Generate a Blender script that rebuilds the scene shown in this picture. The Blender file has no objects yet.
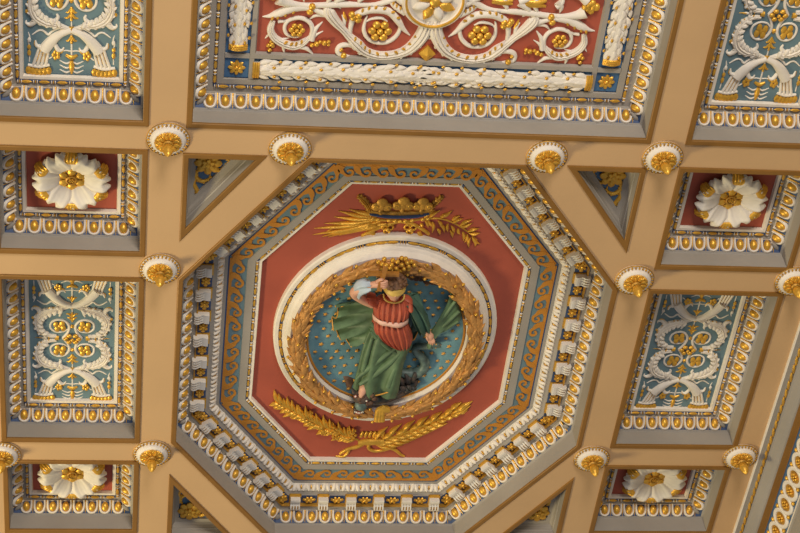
import bpy, math, random
from mathutils import Vector, Matrix
from mathutils.geometry import delaunay_2d_cdt
random.seed(7)
PI = math.pi
S = 1.5            # metres per drawing unit (half the width of the octagon)
H = 11.2           # height of the beam faces above the floor, metres
SC = bpy.context.scene
COL = SC.collection

# ------------------------------------------------------------------ camera
F = 1858.0165
RX, RY, RZ = 0.67835334, -0.14178218, 0.02433584
CAM = (-1.19313358, -5.77108454, -6.40791807)
def _rot():
    cx, sx, cy, sy, cz, sz = math.cos(RX), math.sin(RX), math.cos(RY), math.sin(RY), math.cos(RZ), math.sin(RZ)
    X = Matrix(((1,0,0),(0,cx,-sx),(0,sx,cx))); Y = Matrix(((cy,0,sy),(0,1,0),(-sy,0,cy))); Z = Matrix(((cz,-sz,0),(sz,cz,0),(0,0,1)))
    return Z @ Y @ X
R3 = _rot()
cam_data = bpy.data.cameras.new('camera'); cam = bpy.data.objects.new('camera', cam_data); COL.objects.link(cam)
cam_data.sensor_fit = 'HORIZONTAL'; cam_data.sensor_width = 36.0; cam_data.lens = F / 800 * 36.0
cam_data.clip_end = 100
m = Matrix((R3[0], -R3[1], -R3[2])).transposed().to_4x4()
m.translation = Vector((S*CAM[0], S*CAM[1], H + S*CAM[2]))
cam.matrix_world = m
SC.camera = cam

# ------------------------------------------------------------------ light and exposure
SC.view_settings.view_transform = 'Standard'; SC.view_settings.look = 'None'
SC.view_settings.gamma = 1.0; SC.view_settings.use_curve_mapping = False
SC.view_settings.exposure = 0.08
W = bpy.data.worlds.new('hall'); SC.world = W; W.use_nodes = True
W.node_tree.nodes['Background'].inputs[0].default_value = (0.85, 0.88, 1.0, 1)
W.node_tree.nodes['Background'].inputs[1].default_value = 0.25
def area(name, loc, target, size, power, col):
    d = bpy.data.lights.new(name, 'AREA'); d.energy = power; d.color = col; d.shape = 'DISK'; d.size = size
    o = bpy.data.objects.new(name, d); COL.objects.link(o)
    p = Vector((S*loc[0], -S*loc[1], H - S*loc[2])); t = Vector((S*target[0], -S*target[1], H - S*target[2]))
    o.location = p; o.rotation_euler = (t - p).to_track_quat('-Z', 'Y').to_euler()
    return o
area('chandelier_light', (-6.2, -1.6, 4.2), (0, 0, 0), 2.0, 800, (1.0, 0.84, 0.48))
area('window_light', (0.0, 9.5, 3.8), (0, 0, 0), 4.0, 1250, (1.0, 0.92, 0.84))
area('window_light', (8.5, 1.0, 3.6), (0, 0, 0), 4.0, 330, (0.60, 0.70, 1.0))

# ------------------------------------------------------------------ materials
def lin(h):
    c = [int(h[i:i+2], 16)/255 for i in (0, 2, 4)]
    return tuple(x/12.92 if x <= .04045 else ((x+.055)/1.055)**2.4 for x in c) + (1,)
MATS = {}
def mat(name, hexc, rough=.6, metal=0, var=.10, scale=6, bump=.0, bscale=60, second=None):
    m = bpy.data.materials.new(name); m.use_nodes = True
    nt = m.node_tree; b = nt.nodes['Principled BSDF']
    b.inputs['Roughness'].default_value = rough; b.inputs['Metallic'].default_value = metal
    c = lin(hexc); tc = nt.nodes.new('ShaderNodeTexCoord')
    n = nt.nodes.new('ShaderNodeTexNoise'); n.inputs['Scale'].default_value = scale; n.inputs['Detail'].default_value = 6
    nt.links.new(tc.outputs['Object'], n.inputs['Vector'])
    r = nt.nodes.new('ShaderNodeValToRGB'); nt.links.new(n.outputs['Fac'], r.inputs['Fac'])
    lo = tuple(x*(1-var) for x in c[:3]) + (1,); hi = tuple(min(1, x*(1+var)) for x in c[:3]) + (1,)
    if second: lo = lin(second)
    r.color_ramp.elements[0].position = .35; r.color_ramp.elements[0].color = lo
    r.color_ramp.elements[1].position = .65; r.color_ramp.elements[1].color = hi
    nt.links.new(r.outputs['Color'], b.inputs['Base Color'])
    if bump:
        n2 = nt.nodes.new('ShaderNodeTexNoise'); n2.inputs['Scale'].default_value = bscale; n2.inputs['Detail'].default_value = 4
        nt.links.new(tc.outputs['Object'], n2.inputs['Vector'])
        bp = nt.nodes.new('ShaderNodeBump'); bp.inputs['Strength'].default_value = bump; bp.inputs['Distance'].default_value = .02
        nt.links.new(n2.outputs['Fac'], bp.inputs['Height']); nt.links.new(bp.outputs['Normal'], b.inputs['Normal'])
    MATS[name] = m
mat('tan', 'C8A273', .7, var=.05, scale=1.2, bump=.05, bscale=30)
mat('grey', '9C9488', .7, var=.07, scale=2.5, bump=.05, bscale=25)
mat('ochre', '8C6226', .5, .15, var=.08, scale=5)
mat('gold', 'E2AE42', .40, .55, var=.16, scale=18, bump=.15, bscale=90)
mat('gilt', 'B98A34', .5, .4, var=.25, scale=14, bump=.25, bscale=70)
mat('white', 'E6DCCB', .6, var=.06, scale=9)
mat('red', 'A8503A', .65, var=.07, scale=3, bump=.05, bscale=20)
mat('blue', '667F86', .65, var=.08, scale=4, bump=.05, bscale=20)
mat('blue_deep', '44688C', .6, var=.08, scale=4)
mat('blue_line', '384D72', .6)
mat('stone', 'DCD5C8', .6, var=.06, scale=9)
mat('teal', '6A9096', .6, var=.18, scale=7, second='567C86')
mat('wave_gold', 'C9862A', .5, .2, var=.08, scale=8)
mat('star', 'DDA040', .45, .3)
mat('lilac', 'A08E88', .6, var=.15, scale=20)
mat('wreath', 'C08A48', .5, .3, var=.25, scale=16, bump=.3, bscale=60)
mat('tunic', 'B4553A', .6, var=.15, scale=12)
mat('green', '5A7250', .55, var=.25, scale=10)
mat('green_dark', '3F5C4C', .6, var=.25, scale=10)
mat('skin', 'D9A284', .55, var=.06, scale=15)
mat('hair', '6B4A30', .7, var=.35, scale=40)
mat('scarf', 'C9A650', .55, var=.12, scale=18)
mat('sash', 'E3B6A0', .6)
mat('sleeve', 'B9C6CF', .6, var=.08, scale=14)
mat('wood', 'A8702A', .5, .1, var=.15, scale=20)
mat('snake', '5C6E66', .5, var=.35, scale=25)
mat('beast', '4A3A30', .6, var=.5, scale=22, second='26302E')
mat('brown', '5F4330', .65, var=.4, scale=18)
mat('mouth', 'A04A34', .5)

# ------------------------------------------------------------------ drawing helpers
# Drawing space: X along the rows, Y across them, z = towards the room below (D = -z is the depth of a recess).
Q = Matrix.Translation((0, 0, H)) @ Matrix.Rotation(PI, 4, 'X')
def at(u, v, D=0.0):
    """The point of the plane at depth D that the picture shows at pixel (u, v), as (X, Y)."""
    d = R3.transposed() @ Vector(((u-400)/F, (v-266.5)/F, 1.0))
    t = (D - CAM[2]) / d.z
    return (CAM[0] + t*d.x, -(CAM[1] + t*d.y))
def px(l, D): return [at(p[0], p[1], D) for p in l]
class MB:
    def __init__(s): s.v = []; s.f = []; s.m = []; s.mats = []
    def mi(s, m):
        if m not in s.mats: s.mats.append(m)
        return s.mats.index(m)
    def add(s, vs, fs, m):
        o = len(s.v); k = s.mi(m); s.v += [tuple(x) for x in vs]
        for f in fs: s.f.append(tuple(i+o for i in f)); s.m.append(k)
    def merge(s, o, M=None):
        off = len(s.v)
        s.v += [tuple(M @ Vector(x)) for x in o.v] if M is not None else o.v
        for f, k in zip(o.f, o.m): s.f.append(tuple(i+off for i in f)); s.m.append(s.mi(o.mats[k]))
def to_mesh(mb, name, org=(0, 0, 0), smooth=True, angle=40):
    me = bpy.data.meshes.new(name)
    me.from_pydata([(S*(x-org[0]), S*(y-org[1]), S*(z-org[2])) for x, y, z in mb.v], [], mb.f)
    for m in mb.mats: me.materials.append(MATS[m])
    me.polygons.foreach_set('material_index', mb.m)
    me.update()
    import bmesh
    b = bmesh.new(); b.from_mesh(me); bmesh.ops.recalc_face_normals(b, faces=b.faces); b.to_mesh(me); b.free()
    me.polygons.foreach_set('use_smooth', [smooth]*len(me.polygons))
    if smooth: me.set_sharp_from_angle(angle=math.radians(angle))
    return me
def tag(o, label, cat, group=None):
    o['label'] = label; o['category'] = cat
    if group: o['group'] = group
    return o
def T(x, y, z): return Matrix.Translation((S*x, S*y, S*z))
ORG = {}
def thing(name, label, cat, org, group=None, rot=0):
    o = bpy.data.objects.new(name, None); COL.objects.link(o); o.empty_display_size = .05
    o.matrix_world = Q @ T(*org) @ Matrix.Rotation(rot, 4, 'Z'); ORG[o.name] = org
    return tag(o, label, cat, group)
def part(name, mb, parent, smooth=True, angle=40, label=None):
    """a child drawn in drawing space; its origin is that of its thing"""
    org = ORG[parent.name]
    o = bpy.data.objects.new(name, to_mesh(mb, name, org, smooth, angle)); COL.objects.link(o); o.parent = parent
    ORG[o.name] = org
    if label: o['label'] = label
    return o
def inst(name, me, parent, M):
    o = bpy.data.objects.new(name, me); COL.objects.link(o); o.parent = parent; o.matrix_basis = M
    return o
def solo(name, mb, label, cat, org, group=None, smooth=True, angle=40):
    o = bpy.data.objects.new(name, to_mesh(mb, name, org, smooth, angle)); COL.objects.link(o)
    o.matrix_world = Q @ T(*org); ORG[o.name] = org
    return tag(o, label, cat, group)
def struct(name, mb, parent=None, smooth=True, angle=30):
    o = bpy.data.objects.new(name, to_mesh(mb, name, (0,0,0), smooth, angle)); COL.objects.link(o)
    if parent: o.parent = parent
    else: o.matrix_world = Q.copy(); o['kind'] = 'structure'
    ORG[o.name] = (0, 0, 0)
    return o
def copy_thing(root, org, rot, label, group=None):
    r = root.copy(); COL.objects.link(r); r.matrix_world = Q @ T(*org) @ Matrix.Rotation(rot, 4, 'Z')
    r['label'] = label
    if group: r['group'] = group
    for ch in list(root.children):
        c = ch.copy(); COL.objects.link(c); c.parent = r; c.matrix_basis = ch.matrix_basis.copy()
        for g in list(ch.children):
            d = g.copy(); COL.objects.link(d); d.parent = c; d.matrix_basis = g.matrix_basis.copy()
    return r

def spline(P, k=5):
    """Catmull-Rom through the tuples P"""
    if len(P) < 3:
        return [tuple(a + (b-a)*i/k for a, b in zip(P[0], P[1])) for i in range(k+1)]
    out = []
    for i in range(len(P)-1):
        p0 = P[i-1] if i else tuple(2*a-b for a, b in zip(P[0], P[1]))
        p1, p2 = P[i], P[i+1]
        p3 = P[i+2] if i+2 < len(P) else tuple(2*a-b for a, b in zip(P[-1], P[-2]))
        for j in range(k):
            t = j/k
            out.append(tuple(.5*(2*b + (c-a)*t + (2*a-5*b+4*c-d)*t*t + (3*b-a-3*c+d)*t**3) for a, b, c, d in zip(p0, p1, p2, p3)))
    out.append(P[-1]); return out
def stroke(mb, P, h, m, z, k=5, hw=.55, flat=False, groove=0):
    """a relief band along P = [(x, y, width)], rounded, standing up to h out of the ground at z"""
    L = spline(P, k); n = len(L); vs = []
    if flat: sec = [(-1, 0), (-1, 1), (1, 1), (1, 0)]
    elif groove: sec = [(-1, -.1), (-.85, .62), (-.5, .85), (-.25, .62), (0, 1), (.25, .62), (.5, .85), (.85, .62), (1, -.1)]
    else: sec = [(-1, -.1), (-.8, .6), (-.3, .95), (.3, .95), (.8, .6), (1, -.1)]
    for i, p in enumerate(L):
        a, b = L[max(i-1, 0)], L[min(i+1, n-1)]
        dx, dy = b[0]-a[0], b[1]-a[1]; d = math.hypot(dx, dy) or 1e-9
        nx, ny = -dy/d, dx/d; w = max(p[2], .002)/2; hh = h if flat else min(h, 2*w*hw)
        for s, q in sec: vs.append((p[0]+nx*s*w, p[1]+ny*s*w, z + hh*q))
    K = len(sec); fs = []
    for i in range(n-1):
        for j in range(K-1): fs.append((i*K+j, i*K+j+1, (i+1)*K+j+1, (i+1)*K+j))
    fs.append(tuple(range(K))); fs.append(tuple(range((n-1)*K, n*K)))
    mb.add(vs, fs, m)
    return L
def tube(mb, P, m, sides=8, k=4):
    """a round tube along P = [(x, y, z, radius)]"""
    L = spline(P, k); n = len(L); vs = []; fs = []
    for i, p in enumerate(L):
        a, b = Vector(L[max(i-1, 0)][:3]), Vector(L[min(i+1, n-1)][:3]); d = (b-a).normalized()
        u = d.cross(Vector((0, 0, 1)));
        if u.length < .05: u = d.cross(Vector((0, 1, 0)))
        u.normalize(); w = u.cross(d)
        for j in range(sides):
            t = 2*PI*j/sides; vs.append(Vector(p[:3]) + (u*math.cos(t) + w*math.sin(t))*p[3])
    for i in range(n-1):
        for j in range(sides): fs.append((i*sides+j, i*sides+(j+1) % sides, (i+1)*sides+(j+1) % sides, (i+1)*sides+j))
    fs.append(tuple(range(sides))); fs.append(tuple(range((n-1)*sides, n*sides)))
    mb.add(vs, fs, m)
def blob(mb, c, r, m, rot=0, nu=8, nv=5, M=None):
    vs = [Vector((0, 0, -r[2]))]
    for i in range(1, nv):
        f = PI*i/nv - PI/2
        for j in range(nu):
            t = 2*PI*j/nu; vs.append(Vector((r[0]*math.cos(f)*math.cos(t), r[1]*math.cos(f)*math.sin(t), r[2]*math.sin(f))))
    vs.append(Vector((0, 0, r[2]))); N = len(vs)-1; fs = []
    for j in range(nu):
        fs.append((0, 1+(j+1) % nu, 1+j)); fs.append((N, N-nu+j, N-nu+(j+1) % nu))
    for i in range(nv-2):
        for j in range(nu): fs.append((1+i*nu+j, 1+i*nu+(j+1) % nu, 1+(i+1)*nu+(j+1) % nu, 1+(i+1)*nu+j))
    A = M if M is not None else Matrix.Rotation(rot, 3, 'Z')
    mb.add([A @ v + Vector(c) for v in vs], fs, m)
def leaf(mb, b, t, w, h, m, z, bend=0.0):
    """a pointed leaf from b to t with a raised rib"""
    dx, dy = t[0]-b[0], t[1]-b[1]
    mid = (b[0]+dx*.45-dy*bend, b[1]+dy*.45+dx*bend)
    stroke(mb, [(b[0], b[1], w*.35), (mid[0], mid[1], w), (t[0], t[1], w*.08)], h, m, z, k=4, hw=.8)
def flower(mb, c, r, m, z, n=6, centre=None, sx=1.0, sy=1.0, h=.4):
    for i in range(n):
        a = 2*PI*i/n + .3
        blob(mb, (c[0]+sx*r*.62*math.cos(a), c[1]+sy*r*.62*math.sin(a), z+r*.12), (r*.36, r*.33, r*h), m, a, 7, 4)
    blob(mb, (c[0], c[1], z+r*.22), (r*.3*sx, r*.3*sy, r*h), centre or m, 0, 7, 4)
def fringe(mb, L, side, m, z, size, every=2, lo=.1, hi=.9):
    n = len(L)
    for i in range(int(n*lo), int(n*hi), every):
        a, b = L[max(i-1, 0)], L[min(i+1, n-1)]; dx, dy = b[0]-a[0], b[1]-a[1]; d = math.hypot(dx, dy) or 1
        nx, ny = -dy/d*side, dx/d*side; w = L[i][2]/2
        c = (L[i][0]+nx*w*.75, L[i][1]+ny*w*.75, z+size*.35)
        blob(mb, c, (size, size*.55, size*.7), m, math.atan2(ny+dy/d*.8, nx+dx/d*.8), 6, 4)
def bands(mb, loops, m, close=True):
    """faces between successive closed loops of 3-D points"""
    n = len(loops[0])
    for A, B in zip(loops, loops[1:]):
        mb.add(A + B, [(i, (i+1) % n, n+(i+1) % n, n+i) for i in range(n if close else n-1)], m)
def lathe(mb, c, prof, m, n=28, sx=1.0, sy=1.0):
    bands(mb, [[(c[0]+sx*r*math.cos(2*PI*i/n), c[1]+sy*r*math.sin(2*PI*i/n), c[2]+z) for i in range(n)] for r, z in prof], m)
def polygon(mb, loop, m): mb.add(loop, [tuple(range(len(loop)))], m)

# ------------------------------------------------------------------ plan of the ceiling
X0L, X0R, X1, X2 = 1.7907, 1.7948, 1.1518, .9922
YB, YT = 1.3255, 2.455          # upper row of coffers
F1, F2, B1, F1B = 1.1999, .6320, .5066, 1.1313
RED, BLU = 'red', 'blue'
MC = (-.003, .022); MRX, MRY = .535, .587      # the oval medallion
def rect(x0, x1, y0, y1): return lambda t: [(x0+t, y0+t), (x1-t, y0+t), (x1-t, y1-t), (x0+t, y1-t)]
def octo(t):
    a, top, bot = 1-t, 1.1836-.77*t, -(1.2036-.94*t)
    ct, cb, cy = .468-.59*t, .468-.45*t, .504-.195*t
    return [(-cb, bot), (cb, bot), (a, -cy), (a, cy), (ct, top), (-ct, top), (-a, cy), (-a, -cy)]
def inset(poly):
    """inset function of a convex polygon given counter-clockwise"""
    def f(t):
        out = []; n = len(poly)
        for i in range(n):
            a, b, c = Vector(poly[i-1]), Vector(poly[i]), Vector(poly[(i+1) % n])
            d1, d2 = (b-a).normalized(), (c-b).normalized(); n1, n2 = Vector((-d1.y, d1.x)), Vector((-d2.y, d2.x))
            k = (n1+n2)/(1+n1.dot(n2)); out.append(tuple(b+k*t))
        return out
    return f
TRI = [(-1.0005, 1.189), (-1.0005, .7268), (-.6542, 1.189)]
def tri(sx, sy):
    p = [(x*-sx, y*sy) for x, y in TRI]
    area2 = sum(p[i][0]*p[(i+1) % 3][1]-p[(i+1) % 3][0]*p[i][1] for i in range(3))
    return inset(p if area2 > 0 else p[::-1])
def lp(f, t, D): return [(x, y, -D) for x, y in f(t)]

RECTS = {
 'tl': rect(-X0L, -X1, YB, YT), 'big': rect(-X2, X2, YB, YT), 'tr': rect(X1, X0R, YB, YT),
 'fl': rect(-X0L, -X1, F2, F1), 'fr': rect(X1, X0R, F2, F1), 'bl': rect(-X0L, -X1, -B1, B1), 'br': rect(X1, X0R, -B1, B1),
 'gl': rect(-X0L, -X1, -F1B, -F2), 'gr': rect(X1, X0R, -F1B, -F2)}
TRIS = {(sx, sy): tri(sx, sy) for sx in (-1, 1) for sy in (-1, 1)}

# ceiling: the flat faces of the beams, one slab with the coffers cut through
def build_ceiling():
    outer = [(-2.9, -2.2), (1.925, -2.2), (1.925, 3.0), (-2.9, 3.0)]
    holes = [f(0) for f in RECTS.values()] + [octo(0)] + [f(0) for f in TRIS.values()]
    V = list(outer); E = [(0, 1), (1, 2), (2, 3), (3, 0)]
    for h in holes:
        o = len(V); V += h; E += [(o+i, o+(i+1) % len(h)) for i in range(len(h))]
    vs, es, fs, _, _, _ = delaunay_2d_cdt([Vector(v) for v in V], E, [], 0, 1e-6)
    def inside(p, h):
        return all((h[(i+1) % len(h)][0]-h[i][0])*(p[1]-h[i][1]) - (h[(i+1) % len(h)][1]-h[i][1])*(p[0]-h[i][0]) > 0 for i in range(len(h)))
    keep = []
    for f in fs:
        c = sum((vs[i] for i in f), Vector((0, 0)))/len(f)
        if not any(inside(c, h) for h in holes): keep.append(f)
    mb = MB(); mb.add([(v.x, v.y, 0) for v in vs], keep, 'tan')
    bands(mb, [[(x, y, 0) for x, y in outer], [(x, y, -.45) for x, y in outer]], 'tan')
    mb.add([(x, y, -.45) for x, y in outer], [(0, 1, 2, 3)], 'tan')
    struct('ceiling', mb, smooth=False)
build_ceiling()

# wall side with its cornice beyond the last row of coffers
def build_cornice():
    y0, y1 = -2.2, 3.0
    def ext(prof, m, mb): bands(mb, [[(x, y0, -d), (x, y1, -d)] for x, d in prof], m, close=False)
    mb = MB()
    ext([(1.915, .0), (1.915, -.014), (1.921, -.016)], 'white', mb)
    ext([(1.921, -.016), (1.94, -.016), (1.94, -.022), (1.958, -.022), (1.958, -.03), (1.966, -.034), (1.974, -.045), (1.985, -.062), (2.0, -.076), (2.008, -.078)], 'grey', mb)
    ext([(2.008, -.078), (2.008, -.086), (2.034, -.092), (2.036, -.1)], 'ochre', mb)
    ext([(2.036, -.1), (2.037, -.108)], 'blue_line', mb)
    ext([(2.037, -.108), (2.090, -.230)], 'blue_deep', mb)
    ext([(2.090, -.230), (2.080, -.238), (2.080, -.252)], 'white', mb)
    ext([(2.080, -.252), (2.086, -.26), (2.086, -.4), (2.074, -.41), (2.074, -.43)], 'grey', mb)
    root = struct('trim_1', mb, angle=25)
    rp = MB(); L = 5.0; n = 95
    for i in range(n):
        y = -2.0 + L*i/n
        blob(rp, (1.949, y, .024), (.0075, .034, .0075), 'gold', .16, 7, 5)
    struct('rope_moulding', rp, root)
    # chain pattern of the frieze: pale rings with gilded flowers
    ring = MB()
    lathe(ring, (0, 0, 0), [(.034, 0), (.037, .007), (.049, .009), (.056, .005), (.058, 0)], 'white', 24)
    lathe(ring, (0, 0, 0), [(.0, .002), (.035, .002)], 'gilt', 24)
    flower(ring, (0, 0), .025, 'gold', .002, 6)
    small = MB()
    for s in (-1, 1):
        blob(small, (s*.044, 0, .003), (.012, .012, .009), 'gold')
    me = to_mesh(ring, 'ring'); ms = to_mesh(small, 'stud')
    k = 0
    y = -2.0
    while y < -.2:
        R = Matrix(((0, -.4, -.917, 0), (1, 0, 0, 0), (0, -.917, .4, 0), (0, 0, 0, 1)))
        inst('ring', me, root, T(2.0625, y, .170) @ R)
        inst('stud', ms, root, T(2.0625, y+.049, .170) @ R @ Matrix.Rotation(PI/2, 4, 'Z'))
        y += .098; k += 1
    wl = MB(); ext([(2.074, -.43), (2.074, -2.5)], 'grey', wl)
    struct('wall_right', wl)
build_cornice()

# ------------------------------------------------------------------ mouldings
def fillet(f, parent):
    mb = MB()
    bands(mb, [lp(f, t, d) for t, d in ((-.003, 0), (-.002, -.006), (.002, -.008), (.019, -.0065), (.022, -.004), (.022, .012))], 'ochre')
    return part('gilded_edge', mb, parent, angle=50)
def strip(name, f, prof, m, parent, angle=30):
    mb = MB(); bands(mb, [lp(f, t, d) for t, d in prof], m)
    return part(name, mb, parent, angle=angle)
def edges(f, t, D):
    L = f(t); n = len(L)
    for i in range(n):
        a, b = Vector(L[i]), Vector(L[(i+1) % n]); d = (b-a)
        yield i, a, b, d.length, d.normalized(), Vector((-d.normalized().y, d.normalized().x))
def bead_reel(f, t, D, parent, r=.0078):
    """gold bead and reel string round a frame; alternating long beads and pairs of discs"""
    mb = MB()
    for i, a, b, ln, d, nrm in edges(f, t, D):
        n = max(1, round(ln/.072)); p = ln/n; rot = math.atan2(d.y, d.x)
        M = [a, b]; stroke(mb, [(a.x, a.y, r*1.6), (b.x, b.y, r*1.6)], .003, 'blue_line', -D-.004, k=1)
        for k in range(n):
            c = a + d*(p*(k+.5)); blob(mb, (c.x, c.y, -D), (.024, r, r), 'gold', rot, 6, 4)
            for q in (-.0075, 0, .0075):
                e = a + d*(p*k + q + (.009 if k == 0 else 0)); blob(mb, (e.x, e.y, -D), (.0030, r*1.05, r*1.05), 'white' if q else 'gold', rot, 6, 4)
    return part('bead_moulding', mb, parent)
def egg_mesh():
    mb = MB()
    blob(mb, (0, .002, .005), (.0175, .0255, .017), 'gold', 0, 12, 8)
    stroke(mb, [(-.0245, .033, .013), (-.0245, .006, .015), (-.0180, -.020, .015), (0, -.0285, .015), (.0180, -.020, .015), (.0245, .006, .015), (.0245, .033, .013)], .016, 'white', -.004, k=3, hw=1.2)
    stroke(mb, [(.0318, .033, .009), (.0318, .0, .007), (.0318, -.032, .003)], .013, 'gold', -.003, k=2, hw=1.4)
    return to_mesh(mb, 'egg')
EGG = egg_mesh()
def eggs(f, t0, d0, t1, d1, parent, skip=(), ymax=9, pitch=.0635):
    """egg and dart moulding on the slope from (t0, d0) up to (t1, d1); the eggs are its sub-parts"""
    mb = MB(); bands(mb, [lp(f, t0, d0), lp(f, t1, d1)], 'blue_line')
    bands(mb, [lp(f, t0-.004, d0-.006), lp(f, t0+.002, d0-.002)], 'grey')
    bands(mb, [lp(f, t1-.004, d1-.003), lp(f, t1+.004, d1-.003)], 'white')
    # carved leaf mitres at the corners
    La, Lb = f(t0), f(t1)
    for p, q in zip(La, Lb):
        stroke(mb, [(p[0]*.9+q[0]*.1, p[1]*.9+q[1]*.1, .012), ((p[0]+q[0])/2, (p[1]+q[1])/2, .03), (q[0], q[1], .012)], .012, 'grey', -(d0+d1)/2+.004, k=2)
    mould = part('egg_moulding', mb, parent); org = ORG[parent.name]
    sl = math.hypot(t1-t0, d1-d0); cm, cz = (t1-t0)/sl, (d1-d0)/sl
    for i, a, b, ln, d, nrm in edges(f, (t0+t1)/2, 0):
        if i in skip: continue
        n = max(1, int((ln-.02)/pitch)); p = (ln-.02)/n
        v = Vector((nrm.x*cm, nrm.y*cm, -cz)); u = Vector((d.x, d.y, 0)); w = u.cross(v)
        for k in range(n):
            c = a + d*(.01 + p*(k+.5))
            if c.y > ymax: continue
            M = Matrix((u, v, w)).transposed().to_4x4()
            inst('egg', EGG, mould, T(c.x-org[0], c.y-org[1], -(d0+d1)/2-org[2]) @ M)
    return mould

def coffer(key, label, panel, group=None):
    f = RECTS[key]; L = f(0); c = (sum(p[0] for p in L)/4, sum(p[1] for p in L)/4, -.17)
    r = thing('coffer', label, 'coffer', c, group)
    fillet(f, r)
    strip('reveal', f, [(.022, .004), (.023, .09), (.029, .096)], 'grey', r)
    eggs(f, .031, .099, .074, .145, r, skip=(2,), ymax=2.1)
    strip('soffit', f, [(.076, .146), (.082, .151), (.094, .152), (.108, .154)], 'grey', r)
    if key == 'big':
        bead_reel(f, .111, .147, r)
        strip('frame', f, [(.118, .154), (.121, .150), (.146, .150), (.149, .156)], 'grey', r)
        strip('garland_ground', f, [(.149, .160), (.251, .160)], 'blue_deep', r)
        strip('inner_frame', f, [(.251, .162), (.252, .150), (.272, .150), (.278, .166)], 'grey', r)
        tt = .278
        # the frame bars that cut the ground into long fields and square corners
        a, b = f(.149), f(.251); x0, y0 = a[0]; x1, y1 = b[0]
        def bar(p, q):
            mb = MB(); stroke(mb, [(p[0], p[1], .02), (q[0], q[1], .02)], .011, 'grey', -.161, k=1, flat=True); part('cross_bar', mb, r, smooth=False)
        for xs in (-1, 1):
            bar((xs*(abs(x1)-.01), y0), (xs*(abs(x1)-.01), y1)); bar((xs*abs(x0), y1+.01), (xs*abs(x1), y1+.01))
        for xs in (-1, 1):
            fm = MB(); cc = (xs*(abs(x0)+abs(x1)+.0)/2, (y0+y1)/2)
            for q in range(8):
                an = q*PI/4; blob(fm, (cc[0]+.021*math.cos(an), cc[1]+.021*math.sin(an), -.157), (.017, .010, .008), 'gold', an, 7, 4)
            blob(fm, (cc[0], cc[1], -.154), (.010, .010, .009), 'gold'); part('corner_flower', fm, r)
    else:
        bead_reel(f, .099, .146, r)
        strip('frame', f, [(.107, .154), (.109, .149), (.122, .149), (.126, .165)], 'white', r)
        tt = .126
    mb = MB(); polygon(mb, lp(f, tt, .166), panel); part('panel', mb, r)
    return r
coffer('big', 'great grey coffer framing the red scroll panel, with white leaf garlands inside', RED)
coffer('tl', 'blue-ground coffer beside the great red scroll panel, on its warmly lit side', BLU)
coffer('tr', 'blue-ground coffer between the great red scroll panel and the chain-patterned cornice', BLU)
coffer('fl', 'small red-ground coffer between two blue ones, on the warmly lit side above the crown', RED)
coffer('fr', 'small red-ground coffer by the cornice, between two blue ones, with a shaded ground', RED)
coffer('bl', 'tall blue-ground coffer beside the octagon, on the side away from the cornice', BLU)
coffer('br', 'tall blue-ground coffer between the octagon and the chain-patterned cornice', BLU)
coffer('gl', 'small red-ground coffer at the bottom corner away from the cornice, smallest on that side', RED)
coffer('gr', 'small red-ground coffer by the cornice at the bottom edge, beyond the gilded palm', RED)

# ------------------------------------------------------------------ leaf garlands in the great coffer
def garland(p, q, label, n, caps):
    w = .076; z = -.158
    d = Vector((q[0]-p[0], q[1]-p[1])); ln = d.length; d.normalize(); nn = Vector((-d.y, d.x))
    r = thing('leaf_garland', label, 'garland', ((p[0]+q[0])/2, (p[1]+q[1])/2, z), 'white leaf garlands round the red panel')
    mb = MB(); g = MB(); c = MB()
    stroke(mb, [(p[0], p[1], w*.8), (q[0], q[1], w*.8)], .026, 'white', z, k=2)
    rot = math.atan2(d.y, d.x)
    rnd = random.Random(n)
    bm = MB(); blob(bm, (0, 0, 0), (.0085, .0065, .006), 'gold', rot, 7, 5); BME = to_mesh(bm, 'berry'); spots = []
    for k in range(n):
        s = ln*(k+.4)/n if caps == 2 else .055 + (ln-.055)*(k+.4)/n; flip = 1 if s > ln/2 or caps == 1 else -1
        for j in (-2, -1, 0, 1, 2):
            o = j*w*.21; ss = s + (ln/n*.5 if j % 2 else 0) + rnd.uniform(-.006, .006)
            b = Vector(p[:2]) + d*ss + nn*o*.75; t = Vector(p[:2]) + d*(ss - flip*ln/n*rnd.uniform(.95, 1.3)) + nn*(o*1.25 + rnd.uniform(-.006, .006))
            zz = z + .020 - .005*abs(j)
            leaf(mb, b, t, .027, .011, 'white', zz-.003, rnd.uniform(-.12, .12))
            if (k+j) % 2 and j: spots.append((t.x+nn.x*j*.004, t.y+nn.y*j*.004, zz+.008))
    part('leaves', mb, r)
    for sp in spots[::max(1, len(spots)//60)]:
        inst('berry', BME, r, T(sp[0]-ORG[r.name][0], sp[1]-ORG[r.name][1], sp[2]-z))
    for end in ((p, q) if caps == 2 else (p,)):
        e = Vector(end[:2]); u = d if end is p else -d; cm = MB()
        for k in range(3):
            a = e + u*(.004+.009*k); tube(cm, [(a.x+nn.x*w*.48*s, a.y+nn.y*w*.48*s, z+.012+.014*(1-s*s), .0062) for s in (-1, -.5, 0, .5, 1)], 'gold', 6, 2)
        part('gilded_cap', cm, r)
gy = 1.3255+.2; gx = .9922-.2
garland((-.725, gy), (.725, gy), 'long white leaf garland with gold berries along the lower edge of the red scroll panel', 30, 2)
garland((-gx, 1.622), (-gx, 2.16), 'short white leaf garland at the red scroll panel end away from the cornice', 12, 1)
garland((gx, 1.622), (gx, 2.16), 'short white leaf garland at the red scroll panel end towards the cornice', 12, 1)

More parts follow.
